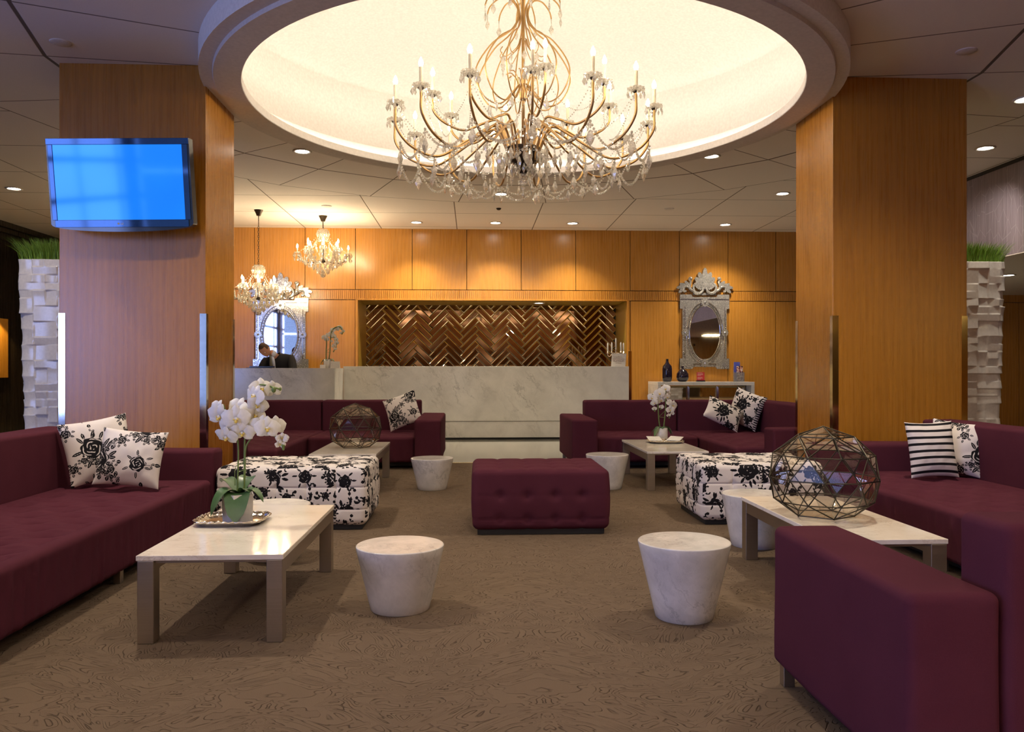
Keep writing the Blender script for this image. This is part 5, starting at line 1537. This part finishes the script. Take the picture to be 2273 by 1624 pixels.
# ================================================================== SMALL CHANDELIERS
def small_chandelier(label, x, y, zb, ceil_z, chain):
    """body origin zb = lowest finial; total body height 0.80"""
    t = thing('small_chandelier', label, 'chandelier', (x, y, zb), group='small crystal chandeliers over the reception desk')
    def S(r, a, z): return (x + r * math.cos(a), y + r * math.sin(a), zb + z)
    mb = MB(); mb.lathe([(0.0, -0.095), (0.03, -0.09), (0.045, -0.05), (0.065, -0.01), (0.07, 0.0), (0.0, 0.0)], 20, (x, y, ceil_z)); put('canopy', mb, BRONZE, t, True, angle=40)
    top = zb + 0.78
    mb = MB()
    if chain:
        mb.tube([(x, y, ceil_z - 0.09), (x, y, ceil_z - 0.22)], 0.007, 6)
        z = ceil_z - 0.22; k = 0
        while z > top:
            pts = [(x + (0.012 * math.cos(q) if k % 2 else 0), y + (0 if k % 2 else 0.012 * math.cos(q)), z - 0.018 + 0.022 * math.sin(q)) for q in np.linspace(0, 2 * PI, 10)[:-1]]
            mb.tube(pts, 0.0035, 4, closed=True); z -= 0.034; k += 1
    else: mb.tube([(x, y, ceil_z - 0.09), (x, y, top)], 0.008, 6)
    put('hanging_rod' if not chain else 'hanging_chain', mb, BRONZE, t)
    mb = MB(); mb.lathe([(0.0, 0.24), (0.035, 0.26), (0.05, 0.29), (0.025, 0.33), (0.03, 0.40), (0.018, 0.47), (0.03, 0.55), (0.02, 0.62), (0.045, 0.68), (0.075, 0.76), (0.07, 0.78), (0.0, 0.77)], 16, (x, y, zb)); put('glass_stem', mb, CRYSTAL, t, True)
    mb = MB(); mb.lathe([(0.0, 0.235), (0.05, 0.25), (0.055, 0.285), (0.0, 0.29)], 14, (x, y, zb)); put('hub', mb, BRONZE, t, True)
    for i in range(12):
        a = 2 * PI * i / 12 + 0.2; up = i % 2; R = 0.40 if not up else 0.27; zc = 0.38 if not up else 0.46
        mb = MB(); mb.tube(ease([S(0.04, a, 0.28), S(R * 0.4, a, 0.24), S(R * 0.8, a, 0.26 + (0.08 if up else 0)), S(R, a, zc)], 5), 0.007, 5); o = put('arm', mb, CRYSTAL if i % 3 else BRONZE, t, True)
        c = S(R, a, zc)
        mb = MB(); mb.lathe([(0.0, 0.0), (0.05, 0.012), (0.052, 0.018), (0.0, 0.008)], 12, c)
        for k in range(5):
            b = 2 * PI * k / 5; q = (c[0] + 0.05 * math.cos(b), c[1] + 0.05 * math.sin(b), c[2] + 0.01)
            drop_mb(mb, q, 0.06 + 0.03 * (k % 2), 0.6, 5)
            if not up: drop_mb(mb, (q[0], q[1], q[2] - 0.085), 0.045, 0.6, 5)
        put('glass_drip_pan', mb, CRYSTAL, o)
        mb = MB(); mb.lathe([(0.0, 0.0), (0.010, 0.0), (0.010, 0.075), (0.0, 0.075)], 8, (c[0], c[1], c[2] + 0.012)); put('candle_sleeve', mb, CANDLE, o, True, angle=40)
        mb = MB(); mb.lathe([(0.0, 0.0), (0.009, 0.002), (0.0145, 0.016), (0.010, 0.038), (0.003, 0.058), (0.0, 0.062)], 7, (c[0], c[1], c[2] + 0.087)); put('bulb', mb, BULBS, o, True)
    mb = MB()
    for ring, (r, z, n, s) in enumerate(((0.36, 0.33, 22, 0.07), (0.29, 0.29, 20, 0.08), (0.22, 0.25, 16, 0.08), (0.15, 0.21, 12, 0.08), (0.09, 0.15, 8, 0.08), (0.03, 0.10, 4, 0.08), (0.09, 0.75, 12, 0.08), (0.06, 0.66, 9, 0.07), (0.20, 0.50, 12, 0.07))):
        for k in range(n):
            a = 2 * PI * k / n + ring; q = S(r, a, z); mb.ball(q, 0.008, 5, 4); drop_mb(mb, (q[0], q[1], q[2] - 0.01), s, 0.6, 5)
    for k in range(12):
        a = 2 * PI * k / 12 + 0.2; chain_mb(mb, S(0.07, a, 0.70), S(0.36 if k % 2 == 0 else 0.25, a, 0.42), 0.04, 12, 0.007, 4, 3)
    mb.ball((x, y, zb + 0.02), 0.022, 10, 6)
    o = put('hanging_crystals', mb, CRYSTAL, t); o['kind'] = 'stuff'
    return t


p = at_z(574, 466, CEIL); q = at_y(574, 700, p.y)
small_chandelier('small crystal chandelier on a long chain, the left and lower of the two small ones', p.x, p.y, q.z, CEIL, True)
p = at_z(717, 479, CEIL); q = at_y(717, 616, p.y)
small_chandelier('small crystal chandelier on a short rod, the right and higher of the two small ones', p.x, p.y, q.z, CEIL, False)


# ================================================================== TELEVISION
SCREEN = bpy.data.materials.new('screen_panel'); SCREEN.use_nodes = True
b_ = SCREEN.node_tree.nodes['Principled BSDF']
b_.inputs['Base Color'].default_value = (0.0, 0.02, 0.08, 1); b_.inputs['Roughness'].default_value = 0.06
b_.inputs['Emission Color'].default_value = (0.004, 0.16, 0.80, 1); b_.inputs['Emission Strength'].default_value = 0.85  # blue emission stands in for window daylight reflected in the screen
b_.inputs['Specular IOR Level'].default_value = 1.0; b_.inputs['Specular Tint'].default_value = (0.25, 0.55, 1.0, 1)
_t = NT(SCREEN); _n = _t.noise(_t.obj(), 1.5, 2); _t.l.new(_t.mix(_n, (0.004, 0.12, 0.66), (0.01, 0.22, 0.95)), b_.inputs['Emission Color'])
BEZEL = M('mirror_black_bezel', (0.01, 0.03, 0.09), 0.05, 0.0, Specular_IOR_Level=1.0, Specular_Tint=(0.35, 0.6, 1.0))
pc = at_y(271, 405, 6.45)
tv = thing('television', 'blue-lit flat television hung high on the left column', 'television', (pc.x, 6.50, pc.z - 0.34), (math.radians(7), math.radians(-0.6), math.radians(-1.5)))
W2, H2 = 0.545, 0.335
mb = MB(); n = 24
out = [(-W2, H2), (W2, H2), (W2 + 0.004, -H2 + 0.02)] + [(W2 * math.cos(a), -H2 + 0.015 - 0.055 * math.sin(a)) for a in np.linspace(0.05, PI - 0.05, n)] + [(-W2 - 0.004, -H2 + 0.02)]
mb.prism([(a, b + 0.34) for a, b in out], -0.035, 0.05, plane='xz'); put('housing', mb, BLACKG, tv, world=False)
mb = MB()
for x0, x1, z0, z1 in ((-W2, W2, H2 - 0.047, H2), (-W2 + 0.012, -W2 + 0.048, -H2 + 0.05, H2 - 0.047), (W2 - 0.055, W2 - 0.012, -H2 + 0.05, H2 - 0.047), (-W2 + 0.03, W2 - 0.03, -H2 - 0.005, -H2 + 0.05)):
    mb.bbox(x0, x1, -0.042, -0.034, z0 + 0.34, z1 + 0.34, 0.002)
put('bezel', mb, BEZEL, tv, world=False)
mb = MB(); mb.box(-W2 + 0.05, W2 - 0.057, -0.039, -0.033, -H2 + 0.052 + 0.34, H2 - 0.048 + 0.34); put('screen', mb, SCREEN, tv, world=False)
mb = MB(); mb.lathe([(0.0, 0.0), (0.008, 0.0)], 14); mb.xf(Matrix.Translation((-0.028, -0.0435, -H2 + 0.022 + 0.34)) @ Matrix.Rotation(PI / 2, 4, 'X')); put('logo_disc', mb, PAPER, tv, world=False)
text('logo_letters', 'LG', 0.020, (0.0, -0.0435, -H2 + 0.014 + 0.34), PAPER, tv, world=False)
mb = MB(); mb.bbox(-0.15, 0.15, 0.05, 0.225, 0.26, 0.42, 0.01); put('wall_bracket', mb, BLACKG, tv, world=False)


# ================================================================== PLANTERS
def planter(label, cx, cy, wt, wb, h, seed):
    t = thing('tall_planter', label, 'planter', (cx, cy, 0), group='tall white relief planters with grass')
    rs = np.random.RandomState(seed); nz = 330; nu = 4 * 62
    cols = 18; cw = nu / cols
    # random rectangular blocks over the wrapped surface
    rows = 30; owner = -np.ones((rows, cols), int); info = []
    for r in range(rows):
        for c_ in range(cols):
            if owner[r, c_] >= 0: continue
            kk = rs.choice(4, p=[0.2, 0.35, 0.35, 0.1]); w_, h_ = [(1, 1), (1, 2), (2, 1), (2, 2)][kk]
            h_ = min(h_, rows - r)
            if w_ == 2 and (owner[r, (c_ + 1) % cols] >= 0): w_ = 1
            idn = len(info); info.append((r, c_, w_, h_, rs.uniform(-0.005, 0.005), rs.uniform(-1, 1), rs.uniform(-1, 1)))
            for a in range(h_):
                for b in range(w_): owner[r + a, (c_ + b) % cols] = idn
    V = []
    for i in range(nz + 1):
        z = h * i / nz; hw = (wb + (wt - wb) * i / nz) / 2
        for j in range(nu):
            u = j / nu * 4; sd = int(u) % 4; f = u - int(u)
            # rounded square
            a = -PI * 0.75 + u * PI / 2 + 0; ang = a
            e = 7.0; c, s_ = math.cos(ang), math.sin(ang); rr = (abs(c) ** e + abs(s_) ** e) ** (-1 / e)
            r_ = min(rows - 1, int(i / (nz + 1) * rows)); cc = int(j / nu * cols) % cols
            (r0, c0, w_, h_, off, tx, tz) = info[owner[r_, cc]]
            lu = ((j / nu * cols - c0) % cols) / w_ - 0.5; lz = (i / (nz + 1) * rows - r0) / h_ - 0.5
            d = off + 0.012 * (lu * tx + lz * tz) - 0.020 * (0.25 - (lu * lu if w_ >= h_ else lz * lz))
            edge = max(abs(lu), abs(lz)); 
            V.append(((hw + d) * rr * c, (hw + d) * rr * s_, z))
    Fc = [(i * nu + j, i * nu + (j + 1) % nu, (i + 1) * nu + (j + 1) % nu, (i + 1) * nu + j) for i in range(nz) for j in range(nu)]
    k0 = len(V); hw = wt / 2 - 0.03
    for j in range(nu):
        ang = -PI * 0.75 + j / nu * 2 * PI; e = 7.0; c, s_ = math.cos(ang), math.sin(ang); rr = (abs(c) ** e + abs(s_) ** e) ** (-1 / e)
        V.append((hw * rr * c, hw * rr * s_, h)); 
    Fc += [(nz * nu + j, nz * nu + (j + 1) % nu, k0 + (j + 1) % nu, k0 + j) for j in range(nu)]
    Fc.append(tuple(k0 + j for j in range(nu)))
    mb = MB(); mb.add(V, Fc); put('relief_body', mb, WHITEG, t, True, world=False)
    V, Fc = [], []
    for k in range(2600):
        x = rs.uniform(-hw, hw); y = rs.uniform(-hw, hw); L = rs.uniform(0.15, 0.235); a = rs.uniform(0, 2 * PI)
        ox, oy = x / hw, y / hw; edge = max(abs(ox), abs(oy))
        ln = 0.015 + 0.075 * edge ** 3; dx, dy = ox * ln + rs.uniform(-0.03, 0.03), oy * ln + rs.uniform(-0.03, 0.03)
        if edge > 0.8 and rs.rand() < 0.12: L *= 1.05; dx *= 1.7; dy *= 1.7
        wx, wy = 0.0022 * math.cos(a), 0.0022 * math.sin(a); n0 = len(V)
        for q, wq in ((0, 1), (0.4, 0.95), (0.75, 0.6), (1.0, 0.05)):
            px_, py_ = x + dx * q * q, y + dy * q * q; pz_ = h - 0.005 + L * q * (1 - 0.25 * q * (ln * 6))
            V += [(px_ - wx * wq, py_ - wy * wq, pz_), (px_ + wx * wq, py_ + wy * wq, pz_)]
        for q in range(3): Fc.append((n0 + 2 * q, n0 + 2 * q + 1, n0 + 2 * q + 3, n0 + 2 * q + 2))
    mb = MB(); mb.add(V, Fc); o = put('grass', mb, GRASS, t, world=False); o['kind'] = 'stuff'
    return t


# right one: outer edge at px 2237 (top); left one: outer edge at px 34
xr = at_y(2237, 583, 7.55).x; zt_ = at_y(2237, 583, 7.6).z
planter('tall white relief planter with grass beside the right column', xr - 0.28, 7.80, 0.56, 0.47, zt_, 4)
xl = at_y(34, 577, 7.55).x; zt_ = at_y(34, 577, 7.6).z
planter('tall white relief planter with grass beside the left column, in blue daylight', xl + 0.30, 7.82, 0.60, 0.48, zt_, 9)

# ================================================================== CLERK BEHIND THE DESK
SKIN = M('skin', (0.50, 0.26, 0.17), 0.5, Subsurface_Weight=0.1, Subsurface_Radius=(0.02, 0.008, 0.004))
HAIR = M('short_brown_hair', (0.055, 0.025, 0.014), 0.7)
SUIT = M('black_suit_cloth', (0.008, 0.008, 0.010), 0.85)
SHIRT = M('pale_shirt', (0.62, 0.66, 0.78), 0.8)
TIE = M('olive_tie', (0.10, 0.085, 0.045), 0.6)


def skinned(name, nodes, edges, mat, parent, root=0, sub=2):
    """body grown on a connected skeleton: nodes = [(x,y,z,rx,ry)]"""
    me = bpy.data.meshes.new(name); me.from_pydata([n[:3] for n in nodes], edges, []); me.materials.append(mat)
    o = bpy.data.objects.new(name, me); COL.objects.link(o)
    md = o.modifiers.new('skin', 'SKIN'); md.use_smooth_shade = True; md.branch_smoothing = 0.6
    for i, n in enumerate(nodes):
        sv = me.skin_vertices[0].data[i]; sv.radius = (n[3], n[4] if len(n) > 4 else n[3]); sv.use_root = (i == root)
    s2 = o.modifiers.new('sub', 'SUBSURF'); s2.levels = sub; s2.render_levels = sub
    dg = bpy.context.evaluated_depsgraph_get(); bm = bpy.data.meshes.new_from_object(o.evaluated_get(dg))
    bpy.data.objects.remove(o); bm.polygons.foreach_set('use_smooth', [True] * len(bm.polygons))
    o = bpy.data.objects.new(name, bm); COL.objects.link(o); o.parent = parent; ROOTLOC[name] = (0, 0, 0)
    return o


PX_, PY_ = -3.16, 13.42
pr_ = thing('person', 'person in black suit and tie bending over the reception desk, head bowed', 'person', (PX_, PY_, 0))
J = dict(pelvis=(0.06, 0.06, 0.98), belly=(0.05, 0.0, 1.12), chest=(0.02, -0.10, 1.27), neck=(-0.07, -0.22, 1.375), nk2=(-0.10, -0.26, 1.40),
         hipL=(-0.05, 0.06, 0.93), hipR=(0.17, 0.06, 0.93), kneeL=(-0.07, 0.04, 0.50), kneeR=(0.19, 0.05, 0.50), ankL=(-0.07, 0.08, 0.09), ankR=(0.19, 0.10, 0.09), toeL=(-0.07, -0.09, 0.04), toeR=(0.19, -0.07, 0.04),
         shL=(-0.19, -0.12, 1.27), shR=(0.20, -0.10, 1.30), elL=(-0.24, -0.26, 1.06), elR=(0.27, -0.26, 1.07), wrL=(-0.13, -0.48, 0.955), wrR=(0.10, -0.48, 0.955), pmL=(-0.09, -0.55, 0.935), pmR=(0.05, -0.55, 0.935))
nm = list(J); ix = {k: i for i, k in enumerate(nm)}
R_ = dict(pelvis=.10, belly=.09, chest=.085, neck=.055, nk2=.055, hipL=.085, hipR=.085, kneeL=.055, kneeR=.055, ankL=.038, ankR=.038, toeL=.032, toeR=.032, shL=.045, shR=.045, elL=.036, elR=.036, wrL=.026, wrR=.026, pmL=.034, pmR=.034)
nodes = [(*J[k], R_[k], R_[k] * (0.6 if k.startswith('pm') else 1)) for k in nm]
edges = [(ix[a], ix[b]) for a, b in (('pelvis', 'belly'), ('belly', 'chest'), ('chest', 'neck'), ('neck', 'nk2'), ('pelvis', 'hipL'), ('pelvis', 'hipR'), ('hipL', 'kneeL'), ('hipR', 'kneeR'), ('kneeL', 'ankL'), ('kneeR', 'ankR'), ('ankL', 'toeL'), ('ankR', 'toeR'),
         ('chest', 'shL'), ('chest', 'shR'), ('shL', 'elL'), ('shR', 'elR'), ('elL', 'wrL'), ('elR', 'wrR'), ('wrL', 'pmL'), ('wrR', 'pmR'))]
for sd, wr, pm in ((-1, 'wrL', 'pmL'), (1, 'wrR', 'pmR')):      # five fingers each
    base_ = J[pm]
    for k, (fx, L) in enumerate(((-0.024, 0.058), (-0.008, 0.066), (0.008, 0.062), (0.023, 0.048))):
        n0 = len(nodes); bx_, by_, bz_ = base_[0] + fx, base_[1] - 0.03, base_[2]
        nodes += [(bx_, by_, bz_, 0.0085, 0.0085), (bx_ - sd * 0.004, by_ - L * 0.55, bz_ + 0.006, 0.008, 0.008), (bx_ - sd * 0.006, by_ - L, bz_ - 0.012, 0.0065, 0.0065)]
        edges += [(ix[pm], n0), (n0, n0 + 1), (n0 + 1, n0 + 2)]
    n0 = len(nodes); nodes += [(base_[0] - sd * 0.036, base_[1] + 0.01, base_[2], 0.010, 0.010), (base_[0] - sd * 0.055, base_[1] - 0.025, base_[2] - 0.004, 0.0085, 0.0085)]
    edges += [(ix[pm], n0), (n0, n0 + 1)]
skinned('body', nodes, edges, SKIN, pr_)
# jacket and trousers
JJ = [(0.06, 0.06, 0.90, .175, .17), (0.05, 0.0, 1.12, .175, .17), (0.02, -0.09, 1.27, .185, .165), (-0.04, -0.17, 1.34, .115, .105), (-0.19, -0.12, 1.27, .10, .095), (-0.25, -0.26, 1.06, .062, .062), (-0.15, -0.45, 0.965, .042, .042), (0.21, -0.09, 1.31, .10, .095), (0.29, -0.26, 1.07, .062, .062), (0.12, -0.45, 0.965, .042, .042)]
skinned('jacket', JJ, [(0, 1), (1, 2), (2, 3), (2, 4), (4, 5), (5, 6), (2, 7), (7, 8), (8, 9)], SUIT, pr_)
TT_ = [(0.06, 0.06, 0.98, .14), (-0.05, 0.06, 0.92, .10), (-0.07, 0.04, 0.5, .075), (-0.07, 0.08, 0.11, .06), (0.17, 0.06, 0.92, .10), (0.19, 0.05, 0.5, .075), (0.19, 0.10, 0.11, .06)]
skinned('trousers', TT_, [(0, 1), (1, 2), (2, 3), (0, 4), (4, 5), (5, 6)], SUIT, pr_)
# head: shaped ellipsoid bent forward, looking down at the desk
Hm = Matrix.Translation((PX_ - 0.155, PY_ - 0.335, 1.435)) @ Euler((math.radians(48), math.radians(-16), math.radians(-18))).to_matrix().to_4x4()


def head_mesh(rad, hair=False):
    V, Fc = [], []; nr, ns = 22, 28
    for i in range(nr + 1):
        th = PI * i / nr; z = math.cos(th)
        for j in range(ns):
            a = 2 * PI * j / ns; x, y = math.sin(th) * math.sin(a), -math.sin(th) * math.cos(a)      # y<0 is the face
            w = 0.078 * (1 - 0.16 * max(0, -z) ** 1.5); d = 0.098; hz = 0.118
            X, Y, Z = x * w, y * d * (1 if y > 0 else 0.92 - 0.05 * z), z * hz
            if not hair and y < 0:
                f = math.exp(-(X / 0.012) ** 2)
                Y -= 0.022 * f * math.exp(-((Z + 0.015) / 0.022) ** 2)            # nose
                Y -= 0.006 * math.exp(-(X / 0.03) ** 2) * math.exp(-((Z + 0.058) / 0.008) ** 2)      # lips
                Y -= 0.010 * math.exp(-(X / 0.03) ** 2) * math.exp(-((Z + 0.095) / 0.018) ** 2)      # chin
                for ex in (-0.032, 0.032): Y += 0.010 * math.exp(-((X - ex) / 0.014) ** 2 - ((Z - 0.008) / 0.010) ** 2)
                Y -= 0.005 * math.exp(-((Z - 0.03) / 0.010) ** 2) * math.exp(-(X / 0.05) ** 2)       # brow
            V.append((X * rad, Y * rad, Z * rad))
    for i in range(nr):
        for j in range(ns): Fc.append((i * ns + j, (i + 1) * ns + j, (i + 1) * ns + (j + 1) % ns, i * ns + (j + 1) % ns))
    return V, Fc


mb = MB(); V, Fc = head_mesh(1.0); mb.add(V, Fc)
for sx in (-1, 1):
    st = len(mb.v); mb.ball((0, 0, 0), 0.03, 8, 6); mb.xf(Matrix.Translation((sx * 0.077, 0.008, -0.005)) @ Matrix.Diagonal((0.28, 0.6, 1.0, 1)), st)
mb.xf(Hm); hd = put('head', mb, SKIN, pr_, True)
mb = MB()
for sx in (-1, 1): mb.ball((sx * 0.032, -0.083, 0.008), 0.008, 8, 6)
mb.xf(Hm); put('eyes', mb, CANDLEW, hd, True, world=True)
mb = MB(); V, Fc = head_mesh(1.045, True)
Fc = [f for f in Fc if not (sum(V[i][1] for i in f) / 4 < -0.035 and sum(V[i][2] for i in f) / 4 < 0.075) and sum(V[i][2] for i in f) / 4 > -0.055 and not (abs(sum(V[i][0] for i in f) / 4) > 0.06 and sum(V[i][2] for i in f) / 4 < 0.02 and sum(V[i][1] for i in f) / 4 < 0.03)]
mb.add(V, Fc); mb.xf(Hm); put('hair', mb, HAIR, pr_, True)
# collar and tie
mb = MB(); mb.tube([(PX_ - 0.05, PY_ - 0.19, 1.36), (PX_ - 0.085, PY_ - 0.235, 1.395)], [0.066, 0.056], 16); mb.tube([(PX_ - 0.07, PY_ - 0.22, 1.35), (PX_ - 0.05, PY_ - 0.235, 1.25), (PX_ - 0.03, PY_ - 0.20, 1.12)], [0.03, 0.035, 0.02], 8); put('shirt', mb, SHIRT, pr_, True)
mb = MB(); mb.tube([(PX_ - 0.085, PY_ - 0.275, 1.35), (PX_ - 0.08, PY_ - 0.285, 1.32), (PX_ - 0.07, PY_ - 0.295, 1.22), (PX_ - 0.055, PY_ - 0.285, 1.12)], [0.016, 0.012, 0.022, 0.028], 6); put('tie', mb, TIE, pr_, True)
